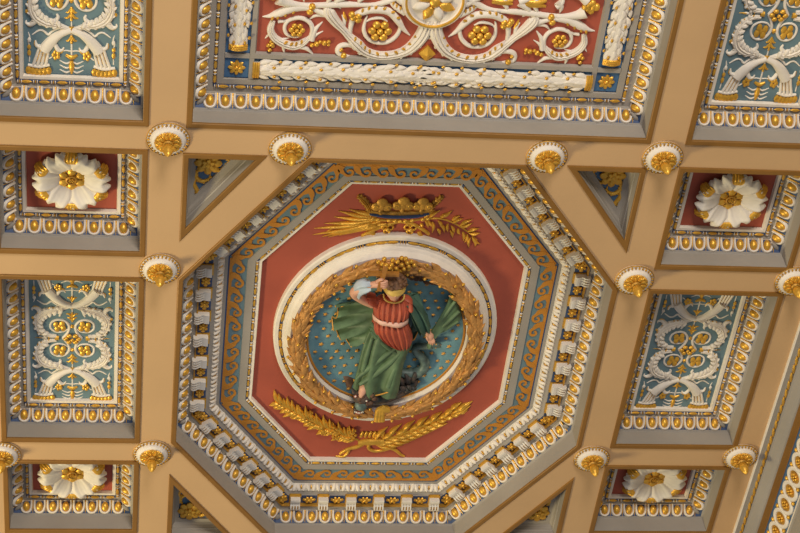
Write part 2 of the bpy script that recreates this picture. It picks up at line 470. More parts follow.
# ------------------------------------------------------------------ white and gold scroll relief on the blue panels
def scroll_parts(hx, hy):
    """white and gold meshes of one scroll panel, drawn in a field of half-size hx, hy; the measures were taken on a field 291 by 424 units"""
    sx, sy = hx/291, hy/424
    w = MB(); out = []; wh = .016
    def new(name): m = MB(); out.append((name, m)); return m
    for qx in (-1, 1):
        for qy in (-1, 1):
            g = new('gilded_leaf_tip'); fr = new('cornucopia_fruit'); fo = new('spiral_flower'); ga = new('garland_flower'); sp = new('gilded_spike')
            def P(l):  # (x, y, width) on the measured field: x from the axis, y downwards from the centre
                return [(qx*p[0]*sx, -qy*p[1]*sy, p[2]*(sx+sy)/2*.88) for p in l]
            def B(mb, x, y, r, m, e=1.0): blob(mb, (qx*x*sx, -qy*y*sy, .006), (r*sx, r*sy*e, r*.55*sx), m)
            def st(mb, l, m='white', h=wh, **k): return stroke(mb, P(l), h, m, 0, **k)
            # crossed cornucopia leg
            st(w, [(0, 218, 42), (60, 236, 48), (112, 268, 62), (150, 302, 70), (168, 322, 66)], h=.020)
            for j in range(4):
                a = -30 + 20*j
                st(w, [(164+a*.9, 306+a*-.35, 17), (178+a*1.05, 345+a*-.15, 18), (196+a*1.25, 394, 20)], h=.022)
                if j < 3: st(g, [(174+a*.9, 312+a*-.3, 7), (188+a*1.05, 345, 8), (204+a*1.2, 378, 8)], 'gold', h=.010)
            st(w, [(135, 392, 18), (200, 402, 24), (268, 396, 18)], h=.022)
            for j in range(6): B(fr, 140+25*j, 418+8*math.sin(j*PI/5), 19, 'gold')
            # scrolling leaf that rises from the crossing and curls into the spiral
            L = st(w, [(20, 214, 26), (95, 196, 40), (160, 182, 60), (212, 156, 66), (238, 108, 50), (222, 52, 42), (170, 20, 34), (110, 14, 28)], h=.022, groove=1)
            fringe(g, L, -qx*qy, 'gold', .004, 11*sx, 2, .15, .9)
            fringe(w, L, qx*qy, 'white', .004, 27*sx, 3, .12, .88); fringe(w, L, -qx*qy, 'white', .002, 20*sx, 3, .15, .85)
            for cx, cy in ((150, 205), (190, 190), (236, 150), (246, 100)): B(g, cx, cy, 11, 'gold', .7)
            # spiral ring
            st(w, [(64, 0, 20), (30, 40, 20), (22, 82, 20), (52, 116, 18), (100, 124, 18), (142, 104, 17), (148, 66, 16), (112, 42, 15), (60, 44, 13), (32, 62, 9)], h=.017, k=6)
            for j in range(4): B(fo, 86+30*math.cos(j*PI/2+.6), 82+20*math.sin(j*PI/2+.6), 20, 'gold')
            B(fo, 86, 82, 13, 'gold')
            # leaf tips
            st(w, [(160, 180, 40), (110, 184, 34), (82, 164, 22), (88, 146, 12)], h=.018)
            st(w, [(228, 112, 40), (250, 132, 26), (276, 140, 8)]); B(g, 268, 138, 10, 'gold')
            st(w, [(206, 172, 40), (244, 200, 30), (272, 196, 16), (272, 182, 7)]); st(g, [(226, 204, 8), (256, 210, 12), (276, 190, 9)], 'gold', h=.019)
            st(w, [(108, 278, 22), (84, 316, 28), (58, 318, 16), (46, 304, 8)]); st(g, [(84, 330, 9), (62, 330, 12), (46, 310, 8)], 'gold', h=.018)
            st(w, [(176, 308, 28), (212, 300, 22), (220, 276, 9)]); st(g, [(196, 312, 9), (222, 300, 12), (224, 278, 8)], 'gold', h=.018)
            for j in range(4): B(g, 70+28*j, 244+18*j, 9, 'gold')
            # ribbon
            st(w, [(30, 210, 10), (84, 216, 14), (120, 232, 13), (142, 246, 15), (168, 230, 13), (196, 228, 12), (238, 250, 8)], h=.008)
            # garland and side string
            st(w, [(6, 322, 10), (40, 320, 9), (80, 332, 9), (136, 362, 9)], h=.007)
            for j in range(5): B(ga, 94+16*math.cos(j*1.26), 340+14*math.sin(j*1.26), 12, 'gold')
            st(w, [(262, 238, 5), (254, 262, 10), (264, 280, 8), (256, 310, 8), (258, 380, 8)], h=.007)
            B(g, 258, 306, 12, 'gold'); B(g, 258, 334, 12, 'gold', 1.3); B(w, 256, 272, 12, 'white')
            # ribs of the hanging tassel
            for y0, y1 in ((368, 376), (392, 398), (412, 420)):
                st(w, [(8, y0+6, 9), (34, y1+6, 12), (74, y1-8, 6)], h=.010)
            st(w, [(176, 2, 22), (226, -4, 8)]); st(sp, [(92, 2, 30), (120, 2, 30)], 'gold', h=.020); st(sp, [(210, 0, 16), (258, 0, 4)], 'gold', h=.014)
    for qy in (-1, 1):
        g = new('tassel')
        def P(l): return [(p[0]*sx, -qy*p[1]*sy, p[2]*(sx+sy)/2) for p in l]
        stroke(w, P([(0, 240, 10), (0, 340, 10)]), .012, 'white', 0)
        stroke(w, P([(0, 130, 7), (0, 210, 8)]), .010, 'white', 0)
        stroke(g, P([(0, 204, 26), (0, 232, 26)]), .026, 'gold', 0)
        for y, wd in ((128, 34), (154, 42), (262, 34)):
            for s in (-1, 1): stroke(g, P([(0, y-12, 12), (s*wd*.5, y+8, 14), (s*wd, y+10, 5)]), .012, 'gold', 0)
            stroke(g, P([(0, y-18, 12), (0, y+22, 14)]), .014, 'gold', 0)
        stroke(g, P([(-36, 340, 14), (0, 352, 24), (36, 340, 14)]), .018, 'gold', 0)
        stroke(g, P([(0, 366, 18), (0, 396, 30), (0, 432, 10)]), .02, 'gold', 0)
        stroke(g, P([(0, 70, 12), (0, 78, 26), (0, 92, 12)]), .018, 'gold', 0)
    g = new('centre_flower')
    for j in range(6):
        a = j*PI/3; blob(g, (44*sx*math.cos(a), 32*sx*math.sin(a), .009), (20*sx, 17*sx, 14*sx), 'gold')
    blob(g, (0, 0, .016), (14*sx, 14*sx, 12*sx), 'gold')
    return [('scrollwork', to_mesh(w, 'scrollwork'))] + [(n, to_mesh(q, n)) for n, q in out]
def scroll_panel(key, label, meshes):
    L = RECTS[key](0); c = (sum(p[0] for p in L)/4, sum(p[1] for p in L)/4, -.167)
    r = thing('scroll_relief', label, 'relief', c, 'scroll reliefs on the blue panels')
    for n, me in meshes: inst(n, me, r, Matrix())
SM = scroll_parts(.193, .381)
scroll_panel('bl', 'white and gold scroll relief on the tall blue panel away from the cornice', SM)
scroll_panel('br', 'white and gold scroll relief on the tall blue panel beside the cornice', SM)
SM2 = scroll_parts(.193, .425)
scroll_panel('tl', 'white and gold scroll relief on the blue panel above a warmly lit white flower', SM2)
scroll_panel('tr', 'white and gold scroll relief on the blue panel above the white flower by the cornice', SM2)

# ------------------------------------------------------------------ great scroll relief on red
def red_scroll():
    D = .166; z = -D; cy = 1.893; cxm = .004
    w = MB(); gs = []; fls = []
    c = lambda x, y: (370+x/6.667, y/6.667); r_ = lambda x, y: (490+x/6.667, y/6.667)
    k = .0047/6.667
    def mir(fn):
        for s in (1, -1):
            for t in (1, -1): fn(lambda p: (s*(p[0]-cxm), cy + t*(p[1]-cy)), s, t)
    def draw(A, s, t):
        g = MB(); gs.append(g)
        def P(l):
            out = []
            for q in l:
                a = at(*(c(q[1], q[2]) if q[0] == 'c' else r_(q[1], q[2])), D); a = A(a); out.append((a[0], a[1], q[3]*k*1.05))
            return out
        def st(mb, l, m='white', h=.03, **kw): return stroke(mb, P(l), h, m, z, **kw)
        def B(mb, q, rad, m='gold'): a = P([q + (1,)])[0]; blob(mb, (a[0], a[1], z+.010), (rad*k, rad*k, rad*k*.9), m)
        o = s*t
        L = st(w, [('c', 440, 130, 74), ('c', 450, 230, 82), ('c', 500, 320, 70), ('c', 580, 372, 56), ('c', 690, 392, 54), ('c', 790, 372, 56), ('r', 55, 330, 66), ('r', 120, 285, 48), ('r', 170, 245, 44), ('r', 240, 190, 60), ('r', 300, 130, 66), ('r', 304, 92, 10)], h=.036, groove=1)
        fringe(g, L, o, 'gold', z+.012, 16*k, 3, .12, .62)
        fringe(w, L, -o, 'white', z, 22*k, 3, .05, .6)
        L = st(w, [('r', 120, 270, 26), ('r', 128, 215, 30), ('r', 120, 150, 38), ('r', 60, 108, 46), ('r', 0, 92, 50), ('c', 710, 100, 46), ('c', 640, 150, 44), ('c', 585, 205, 28), ('c', 528, 246, 7)], h=.03)
        fringe(g, L, -o, 'gold', z+.010, 15*k, 3, .35, .8)
        st(w, [('c', 640, 150, 10), ('c', 606, 200, 22), ('c', 618, 260, 26), ('c', 668, 302, 27), ('c', 740, 308, 27), ('r', 0, 285, 26), ('r', 38, 235, 24), ('r', 44, 170, 16), ('r', 40, 140, 8)], h=.022, k=6)
        st(w, [('c', 700, 168, 8), ('c', 750, 148, 20), ('r', 10, 160, 16), ('r', 40, 185, 8)], h=.016)
        st(w, [('r', 50, 356, 20), ('r', 110, 340, 30), ('r', 160, 352, 32), ('r', 165, 392, 34), ('r', 115, 415, 30), ('r', 65, 416, 10)], h=.026); B(g, ('r', 125, 405), 20); B(g, ('r', 150, 370), 13)
        st(w, [('r', 170, 240, 18), ('r', 180, 185, 22), ('r', 205, 150, 8)], h=.018); st(g, [('r', 165, 190, 10), ('r', 185, 160, 20), ('r', 200, 128, 6)], 'gold', h=.02)
        L = st(w, [('r', 300, 155, 44), ('r', 380, 132, 32), ('r', 440, 122, 36), ('r', 530, 132, 50), ('r', 610, 172, 50), ('r', 660, 196, 26), ('r', 705, 206, 6)], h=.03)
        fringe(g, L, -o, 'gold', z+.010, 15*k, 3, .5, .9)
        st(w, [('r', 310, 165, 18), ('r', 370, 168, 20), ('r', 408, 200, 5)], h=.016)
        for q in (('r', 412, 105), ('r', 418, 140), ('r', 100, 140), ('r', 130, 155), ('r', 95, 165), ('r', 145, 135)): B(g, q, 22)
        L = st(w, [('r', 632, 225, 30), ('r', 632, 285, 42), ('r', 590, 335, 46), ('r', 520, 365, 50), ('r', 450, 372, 52), ('r', 395, 340, 40), ('r', 366, 300, 14)], h=.03, groove=1)
        fringe(g, L, -o, 'gold', z+.012, 15*k, 3, .5, .9)
        st(w, [('r', 368, 330, 26), ('r', 366, 265, 28), ('r', 400, 215, 27), ('r', 465, 192, 26), ('r', 530, 212, 24), ('r', 548, 260, 22), ('r', 520, 306, 20), ('r', 455, 318, 14), ('r', 430, 300, 8)], h=.022, k=6)
        st(w, [('r', 352, 330, 34), ('r', 350, 262, 28), ('r', 316, 205, 6)], h=.02); st(w, [('r', 352, 318, 22), ('r', 330, 290, 16), ('r', 296, 266, 5)], h=.016)
        st(w, [('r', 440, 378, 26), ('r', 370, 388, 24), ('r', 308, 432, 6)], h=.02); st(w, [('r', 520, 372, 26), ('r', 516, 400, 20), ('r', 502, 432, 5)], h=.018)
        st(w, [('r', 600, 228, 22), ('r', 560, 222, 16), ('r', 530, 206, 5)], h=.016); st(w, [('r', 590, 345, 24), ('r', 540, 340, 16), ('r', 500, 328, 5)], h=.016)
        st(w, [('r', 620, 300, 18), ('r', 636, 320, 16), ('r', 650, 345, 5)], h=.014)
        for q, rad in ((('r', 345, 355), 14), (('r', 318, 345), 18), (('r', 300, 330), 12), (('r', 270, 335), 18), (('r', 245, 325), 14), (('r', 240, 345), 10), (('r', 612, 355), 10), (('r', 600, 372), 16), (('r', 620, 380), 14), (('r', 590, 382), 12), (('r', 604, 408), 14)): B(g, q, rad)
        # stem along the middle of the panel with gilded tulips
        st(w, [('c', 640, 25, 50), ('c', 720, -15, 40), ('r', 10, -45, 30), ('r', 100, -50, 26), ('r', 250, -45, 40), ('r', 400, -52, 34), ('r', 520, -50, 34), ('r', 610, -30, 54), ('r', 655, -5, 80)], h=.030)
        st(g, [('r', 20, 0, 14), ('r', 90, 10, 40), ('r', 160, 2, 14)], 'gold', h=.03); st(g, [('r', 210, 0, 14), ('r', 300, 16, 46), ('r', 385, 6, 14)], 'gold', h=.03)
        st(w, [('r', 200, 20, 40), ('r', 252, 50, 36), ('r', 262, 82, 26), ('r', 222, 112, 5)], h=.02); st(w, [('r', 305, 40, 30), ('r', 318, 75, 20), ('r', 310, 102, 5)], h=.016)
        st(w, [('r', 95, 20, 30), ('r', 118, 50, 24), ('r', 95, 78, 6)], h=.016); st(w, [('r', 455, 10, 40), ('r', 482, 45, 30), ('r', 470, 86, 6)], h=.02)
        for q in range(9): B(g, ('r', 640+18*(q % 5), 30+22*(q//5)+16*math.sin(q*2.1)), 22)
        B(g, ('r', 630, 96), 16)
        L = st(w, [('c', 600, 100, 40), ('c', 680, 60, 36), ('c', 740, 14, 16)], h=.02); fringe(g, L, o, 'gold', z+.01, 14*k, 2, .1, .9)
        for q in (('c', 735, 225), ('r', 468, 265)):
            rad = .050 if q[0] == 'c' else .034; a = P([q + (1,)])[0]; fl = MB(); fls.append(fl)
            for j in range(6): blob(fl, (a[0]+rad*.66*math.cos(j*PI/3), a[1]+rad*.66*math.sin(j*PI/3), z+.012), (rad*.37, rad*.36, rad*.26), 'gold', 0, 10, 6)
            blob(fl, (a[0], a[1], z+.016), (rad*.3, rad*.3, rad*.32), 'gold', 0, 10, 6)
    mir(draw)
    for t in (1, -1):   # lozenges below and above the medallion
        g = MB(); gs.append(g); a = at(*c(375, 350), D); y = cy + t*(a[1]-cy); n = .036
        g.add([(0, y+n*1.1, z+.012), (n, y, z+.012), (0, y-n*1.1, z+.012), (-n, y, z+.012), (0, y, z+.03)], [(0, 1, 4), (1, 2, 4), (2, 3, 4), (3, 0, 4)], 'gold')
        g.add([(0, y+n*1.1, z+.012), (n, y, z+.012), (0, y-n*1.1, z+.012), (-n, y, z+.012), (0, y+n*1.1, z), (n, y, z), (0, y-n*1.1, z), (-n, y, z)], [(0, 1, 5, 4), (1, 2, 6, 5), (2, 3, 7, 6), (3, 0, 4, 7)], 'gold')
    r = thing('scroll_relief', 'great white and gold vine scroll relief on the red panel', 'relief', (0, cy, z))
    part('scrollwork', w, r)
    for g in gs[:4]: part('gilded_sprays', g, r)
    for g in gs[4:]: part('lozenge', g, r)
    for fl in fls: part('gilded_flower', fl, r)
    d = MB(); lathe(d, (0, cy, z), [(.0, .020), (.108, .022), (.118, .030), (.128, .030), (.136, .016), (.138, 0)], 'white', 40)
    part('disc', d, r)
    e = MB(); lathe(e, (0, cy, z), [(.112, .024), (.116, .034), (.122, .034), (.125, .024)], 'gold', 40)
    for j in range(8):
        an = j*PI/4+PI/8; x, y = math.cos(an), math.sin(an)
        leaf(e, (.02*x, cy+.02*y), (.098*x, cy+.098*y), .05, .022, 'gold' if j % 2 else 'white', z+.018)
    blob(e, (0, cy, z+.03), (.024, .024, .018), 'gold')
    part('star_flower', e, r)
red_scroll()

# ------------------------------------------------------------------ great white flowers in the small coffers
def shell(vs, nl, mth, m, thick):
    mb = MB(); fs = [(i*mth+j, i*mth+j+1, (i+1)*mth+j+1, (i+1)*mth+j) for i in range(nl) for j in range(mth-1)]
    o = len(vs); vs = vs + [(x, y, z-thick) for x, y, z in vs]
    rim = list(range(mth)) + [i*mth+mth-1 for i in range(1, nl+1)] + [nl*mth+j for j in range(mth-2, -1, -1)] + [i*mth for i in range(nl-1, 0, -1)]
    mb.add(vs, fs + [tuple(x+o for x in f) for f in fs] + [(rim[q], rim[(q+1) % len(rim)], rim[(q+1) % len(rim)]+o, rim[q]+o) for q in range(len(rim))], m)
    return mb
def big_flower_parts():
    vs = []; nl, mth = 16, 25          # one broad two-lobed acanthus petal with veins
    for i in range(nl+1):
        s = i/nl
        for j in range(mth):
            a = -1 + 2*j/(mth-1)
            hw = .088*min(1, .30 + 1.05*math.sin(s*PI*.56))*(1 if s < .75 else 1-.38*((s-.75)/.25)**2)
            notch = .030*math.exp(-(a/.16)**2)*s**3 + .010*(1-abs(math.cos(a*PI*2.5)))*s**2
            r = .026 + (.146 - .026*a*a*s - notch)*s
            z = .008 + .066*math.sin(min(1, s*1.12)*PI*.52) - .080*max(0, s-.74)**1.5*2.2 - .020*a*a*s - .012*math.exp(-(a/.10)**2)*math.sin(s*PI*.85) + .0045*math.cos(a*PI*5)*math.sin(s*PI)
            vs.append((r, hw*a, z))
    pet = shell(vs, nl, mth, 'white', .012)
    vs = []; nl, mth = 10, 13
    for i in range(nl+1):
        s = i/nl
        for j in range(mth):
            a = -1+2*j/(mth-1); hw = .026*math.sin(min(1, .25+s*.9)*PI*.66)
            vs.append((.118+.054*s-.014*a*a*s+.006*abs(math.cos(a*PI*2))*s, hw*a*1.1, .066+.016*math.sin(s*PI*.6)-.044*s*s+.006*math.cos(a*PI*4)*s))
    lf = shell(vs, nl, mth, 'gold', .010)
    ce = MB()
    for j in range(6):
        a = j*PI/3+PI/6; blob(ce, (.040*math.cos(a), .040*math.sin(a), 0.028), (.024, .018, .009), 'gold', a, 8, 5)
        for q in (-.38, .38): blob(ce, (.052*math.cos(a+q), .052*math.sin(a+q), 0.023), (.014, .009, .007), 'gold', a+q, 6, 4)
    lathe(ce, (0, 0, 0.030), [(.024, 0), (.026, .010), (.020, .013), (.015, .007), (0, .006)], 'gilt', 16)
    for j in range(7):
        q = 0 if j == 6 else .009; blob(ce, (q*math.cos(j*PI/3), q*math.sin(j*PI/3), 0.040), (.005, .005, .005), 'gold', 0, 6, 4)
    st = MB(); lathe(st, (0, 0, 0), [(.06, 0), (.055, .010), (.045, .018), (.0, .022)], 'white', 16)
    return to_mesh(pet, 'petal', angle=75), to_mesh(lf, 'gilded_leaf', angle=75), to_mesh(ce, 'flower_centre'), to_mesh(st, 'flower_base')
PET, GLF, CEN, STM = big_flower_parts()
def big_flower(key, label, dx=0, dy=0):
    L = RECTS[key](0); c = (sum(p[0] for p in L)/4+dx, sum(p[1] for p in L)/4+dy, -.166)
    r = thing('acanthus_flower', label, 'flower', (c[0], c[1]+.018, c[2]), 'white flowers on the small red panels')
    inst('flower_base', STM, r, Matrix())
    for j in range(6):
        inst('petal', PET, r, Matrix.Rotation(j*PI/3, 4, 'Z') @ T(0, 0, .003*(j % 2)))
    for j in range(6):
        inst('gilded_leaf', GLF, r, Matrix.Rotation(j*PI/3+PI/6, 4, 'Z'))
    inst('flower_centre', CEN, r, Matrix())
    r.scale = (1, .9, 1)
big_flower('fl', 'white gilt-edged acanthus flower casting a dark shadow on the warmly lit red panel')
big_flower('fr', 'white gilt-edged acanthus flower on the dark red panel by the cornice, beneath blue scrolls')
big_flower('gl', 'white gilt-edged acanthus flower in the bottom corner panel away from the cornice')
big_flower('gr', 'white gilt-edged acanthus flower in the bottom panel beside the chain frieze')

# ------------------------------------------------------------------ bosses where the beams meet
def boss_parts():
    b = MB(); lathe(b, (0, 0, 0), [(.090, -.002), (.090, .005), (.086, .010), (.077, .011), (.073, .014), (.072, .019), (.068, .026), (.060, .031), (.050, .032), (.036, .029), (0, .028)], 'white', 40)
    rg = MB(); lathe(rg, (0, 0, 0), [(.091, .003), (.092, .008), (.089, .011)], 'gilt', 40)
    for j in range(30):
        a = 2*PI*j/30; blob(rg, (.0815*math.cos(a), .0815*math.sin(a), .013), (.0062, .0052, .0062), 'gold' if j % 2 else 'gilt', a, 6, 4)
    fl = MB()
    for j in range(10):
        a = 2*PI*j/10+.2
        leaf(fl, (.014*math.cos(a), .014*math.sin(a)), (.060*math.cos(a), .060*math.sin(a)), .026, .014, 'gold', .028)
        for q in (-.2, .2): blob(fl, (.050*math.cos(a+q), .050*math.sin(a+q), .034), (.009, .007, .006), 'gold', a, 6, 4)
        blob(fl, (.034*math.cos(a+.31), .034*math.sin(a+.31), .040), (.015, .008, .008), 'gold', a+.31, 6, 4)
    bd = MB(); lathe(bd, (0, 0, 0), [(.020, .034), (.022, .046), (.017, .054)], 'gilt', 14)
    lathe(bd, (0, 0, 0), [(.015, .052), (.020, .066), (.023, .082), (.020, .098), (.013, .114), (.005, .126), (0, .128)], 'gold', 12)
    return [to_mesh(x, n) for x, n in ((b, 'plate'), (rg, 'bead_ring'), (fl, 'gilded_flower'), (bd, 'pendant_bud'))]
BOSS = boss_parts()
def boss(x, y, label):
    r = thing('ceiling_boss', label, 'boss', (x, y, 0), 'gilded white bosses on the beams')
    for n, me in zip(('plate', 'bead_ring', 'gilded_flower', 'pendant_bud'), BOSS): inst(n, me, r, Matrix())
    r.scale = (1, .92, 1)
for x, y, lb in [
 (-1.068, 1.283, 'round white and gold boss at the great red coffer corner away from the cornice'),
 (-.556, 1.255, 'white and gold boss between the great red coffer and the octagon, on the palm-leaf side'),
 (.551, 1.258, 'white and gold boss between the great red coffer and the octagon, on the olive-sprig side'),
 (1.062, 1.273, 'round white and gold boss at the great red coffer corner towards the cornice'),
 (-1.083, .583, 'white and gold boss between octagon and the upper small red coffer, away from the cornice'),
 (1.068, .585, 'white and gold boss between the octagon and the upper small red coffer by the cornice'),
 (-1.09, -.556, 'white and gold boss beside the octagon, between the lower coffers away from the cornice'),
 (1.069, -.562, 'white and gold boss beside the octagon, between the lower coffers by the cornice'),
 (1.828, -.538, 'white and gold boss touching the cornice beam above the lowest small red coffer'),
 (1.822, .600, 'white and gold boss touching the cornice beam, cut by the edge of the picture'),
 (-1.795, -.575, 'white and gold boss cut in half at the edge opposite the cornice'),
 (-1.79, -1.205, 'white and gold boss peeping in at the bottom corner opposite the cornice'),
 (1.82, -1.205, 'white and gold boss peeping in at the bottom edge beside the cornice')]:
    boss(x, y-.020, lb)

# ------------------------------------------------------------------ corner triangles
def tri_coffer(sx, sy, label, flabel):
    f = TRIS[(sx, sy)]; L = f(0); c = (sum(p[0] for p in L)/3, sum(p[1] for p in L)/3, -.1)
    r = thing('triangular_coffer', label, 'coffer', c, 'triangular coffers round the octagon')
    fillet(f, r)
    strip('reveal', f, [(.022, .004), (.023, .055), (.027, .058), (.027, .068), (.030, .082), (.038, .092), (.056, .096), (.058, .108)], 'grey', r, 25)
    mb = MB(); polygon(mb, lp(f, .057, .106), 'blue_deep'); part('panel', mb, r)
    # gilded flower and tendrils
    zz = -.106; g = MB(); t = MB()
    kx, ky = sx, sy
    C0 = (kx*.892, ky*1.075)
    for j in range(8):
        a = 2*PI*j/8; blob(g, (C0[0]+.034*math.cos(a), C0[1]+.034*math.sin(a), zz+.012), (.028, .020, .012), 'gold', a, 8, 5)
    for j in range(6):
        a = 2*PI*j/6+.4; blob(g, (C0[0]+.017*math.cos(a), C0[1]+.017*math.sin(a), zz+.024), (.018, .012, .010), 'gold', a, 7, 4)
    blob(g, (C0[0], C0[1], zz+.032), (.012, .012, .008), 'gold')
    def st(l, h=.016):
        Lx = stroke(t, [(kx*a, ky*b, w) for a, b, w in l], h, 'gold', zz); fringe(t, Lx, kx*ky, 'gold', zz, .008, 3)
    st([(.93, 1.03, .012), (.945, 1.0, .02), (.915, .97, .02), (.885, .985, .012), (.88, 1.01, .006)])
    st([(.935, 1.01, .014), (.95, .96, .022), (.935, .92, .022), (.93, .885, .010), (.938, .86, .004)])
    st([(.86, 1.10, .012), (.835, 1.115, .022), (.81, 1.10, .022), (.80, 1.075, .012), (.82, 1.065, .006)])
    st([(.87, 1.035, .012), (.84, 1.03, .020), (.825, 1.05, .010)])
    st([(.95, 1.09, .02), (.955, 1.05, .02), (.94, 1.02, .006)])
    fr = thing('gilded_flower_relief', flabel, 'relief', (C0[0], C0[1], zz), 'gilded flowers in the triangular coffers')
    part('flower_head', g, fr); part('tendrils', t, fr)
tri_coffer(-1, 1, 'triangular blue coffer at the octagon corner by the palm-leaf end of the crown', 'gilded flower in the triangle by the palm-leaf end of the crown')
tri_coffer(1, 1, 'triangular blue coffer at the octagon corner by the olive-sprig end of the crown', 'gilded flower in the triangle by the olive-sprig end of the crown')
tri_coffer(-1, -1, 'triangular blue coffer at the octagon corner below the gilded laurel branch', 'gilded flower in the triangle below the gilded laurel branch')
tri_coffer(1, -1, 'triangular blue coffer at the octagon corner below the gilded palm branch', 'gilded flower in the triangle below the gilded palm branch')

# ------------------------------------------------------------------ the octagon
def octagon():
    f = octo
    r = thing('octagonal_coffer', 'great octagonal coffer with brackets, wave band and red field around the figure', 'coffer', (0, 0, -.25))
    fillet(f, r)
    strip('reveal', f, [(.022, .004), (.023, .102), (.028, .110)], 'grey', r)
    eggs(f, .029, .112, .068, .164, r, skip=(4,), pitch=.066)
    strip('soffit', f, [(.068, .166), (.073, .171), (.096, .173)], 'grey', r)
    strip('gilded_line', f, [(.095, .173), (.096, .167), (.102, .167), (.103, .187)], 'gilt', r)
    strip('bracket_ground', f, [(.103, .187), (.160, .187)], 'blue_line', r)
    strip('fascia', f, [(.160, .187), (.161, .193), (.172, .199), (.182, .201)], 'grey', r)
    # leaf moulding
    mb = MB(); bands(mb, [lp(f, .182, .201), lp(f, .214, .226)], 'stone')
    for i, a, b, ln, d, nrm in edges(f, .198, 0):
        n = int(ln/.050); p = ln/n
        for k in range(n):
            c = a + d*(p*(k+.5)); b0 = Vector((c.x, c.y)) + nrm*.018; e0 = Vector((c.x, c.y)) - nrm*.016
            M = Matrix((Vector((d.x, d.y, 0)), Vector((nrm.x*.7, nrm.y*.7, -.71)), Vector((d.x, d.y, 0)).cross(Vector((nrm.x*.7, nrm.y*.7, -.71))))).transposed()
            for s in (-1, 1):
                blob(mb, (c.x+d.x*s*.009, c.y+d.y*s*.009, -.211), (.0115, .024, .010), 'white', 0, 7, 5, M @ Matrix.Rotation(s*.3, 3, 'Z'))
            blob(mb, (c.x+d.x*p*.5, c.y+d.y*p*.5, -.212), (.0045, .014, .006), 'gold', 0, 6, 4, M)
    part('leaf_moulding', mb, r)
    strip('inner_soffit', f, [(.214, .227), (.222, .228), (.230, .2285)], 'grey', r)
    # running wave band
    mb = MB(); D = .229; bands(mb, [lp(f, .230, .2275), lp(f, .237, .229)], 'blue_line'); bands(mb, [lp(f, .237, .229), lp(f, .318, .229)], 'blue')
    part('wave_ground', mb, r)
    wv = MB()
    for i, a, b, ln, d, nrm in edges(f, .237, 0):
        half = ln/2 - .020; n = max(2, round(half/.080)); p = half/n; mid = (a+b)/2; h = .0055
        def PP(s, q, w, e): v = mid + d*(s*e) + nrm*q; return (v.x, v.y, w)
        stroke(wv, [PP(-half-.012, .007, .014, 1), PP(half+.012, .007, .014, 1)], .0035, 'wave_gold', -D, flat=True, k=1)
        for e in (-1, 1):
            for k in range(n):
                s0 = p*k; c = (s0 + p*.40, .046); R = .023
                pts = [(s0+p*1.15, .010, .010), (s0+p*1.02, .020, .026), (s0+p*.88, .040, .024)]
                for jj in range(9):
                    an = .35 + jj*.74; rr = R*(1-.088*jj); pts.append((c[0]+rr*math.cos(an)*1.1, c[1]+rr*math.sin(an), 0.0125-.0006*jj))
                stroke(wv, [PP(x, q, w, e) for x, q, w in pts], h, 'wave_gold', -D, flat=True, k=3)
                stroke(wv, [PP(s0+p*.60, .010, .008, e), PP(s0+p*.92, .016, .022, e), PP(s0+p*1.1, .014, .014, e)], h*.8, 'wave_gold', -D, flat=True, k=3)
        # palmette at the corner
        for s in (-1, 0, 1):
            q = b - d*0; inn = Vector(octo(.318)[(i+1) % 8]); ax = (inn-b).normalized(); pr = Vector((-ax.y, ax.x))
            e1 = b + ax*.055 + pr*s*.020 - ax*abs(s)*.012
            stroke(wv, [(b.x+ax.x*.012, b.y+ax.y*.012, .012), (e1.x, e1.y, .010)], h*(1.1+.05*s), 'wave_gold', -D, flat=True, k=2)
    part('wave_scroll', wv, r, smooth=False)
    strip('inner_fascia', f, [(.318, .229), (.319, .224), (.355, .224), (.356, .236)], 'grey', r)
    bead_reel(f, .363, .229, r, .0066)
    strip('frame', f, [(.356, .236), (.370, .236), (.372, .230), (.384, .230), (.388, .25)], 'white', r)
    mb = MB(); hole = [(MC[0]+.94*MRX*math.cos(2*PI*i/72), MC[1]+.94*MRY*math.sin(2*PI*i/72)) for i in range(72)]; V = f(.388) + hole
    vs, es, fs, _, _, _ = delaunay_2d_cdt([Vector(v) for v in V], [(i, (i+1) % 8) for i in range(8)] + [(8+i, 8+(i+1) % 72) for i in range(72)], [], 1, 1e-6)
    mid = lambda t: sum((vs[i] for i in t), Vector((0, 0)))/len(t)
    keep = [t for t in fs if ((mid(t).x-MC[0])/MRX)**2 + ((mid(t).y-MC[1])/MRY)**2 > .94**2]
    mb.add([(v.x, v.y, -.25) for v in vs], keep, 'red'); part('panel', mb, r)
    # brackets
    mb = MB(); prof = [(0, 0), (0, .036), (.006, .043), (.016, .044), (.026, .040), (.034, .033), (.042, .031), (.050, .035), (.062, .037), (.070, .036), (.070, 0)]
    wd = .0245; cuts = [-1, -.72, -.44, -.16, .16, .44, .72, 1]; k = len(prof)
    for x in range(7):                # fluted underside of the outer half
        x0, x1 = wd*cuts[x], wd*cuts[x+1]; fl = x % 2
        dp = lambda y, z: z-.006 if fl and .004 < y < .036 and z > 0 else z
        L0 = [(x0, y, dp(y, z)) for y, z in prof]; L1 = [(x1, y, dp(y, z)) for y, z in prof]
        for q in range(k-1):
            mb.add([L0[q], L0[q+1], L1[q+1], L1[q]], [(0, 1, 2, 3)], 'gilt' if fl and 2 <= q <= 3 else 'stone')
        mb.add(L0, [tuple(range(k))], 'stone'); mb.add(L1, [tuple(range(k))], 'stone')
    BR = to_mesh(mb, 'bracket', smooth=False)
    mb = MB()
    def box(x0, x1, y0, y1, z0, z1, m):
        mb.add([(x, y, z) for z in (z0, z1) for y in (y0, y1) for x in (x0, x1)], [(0, 1, 3, 2), (4, 6, 7, 5), (0, 4, 5, 1), (2, 3, 7, 6), (0, 2, 6, 4), (1, 5, 7, 3)], m)
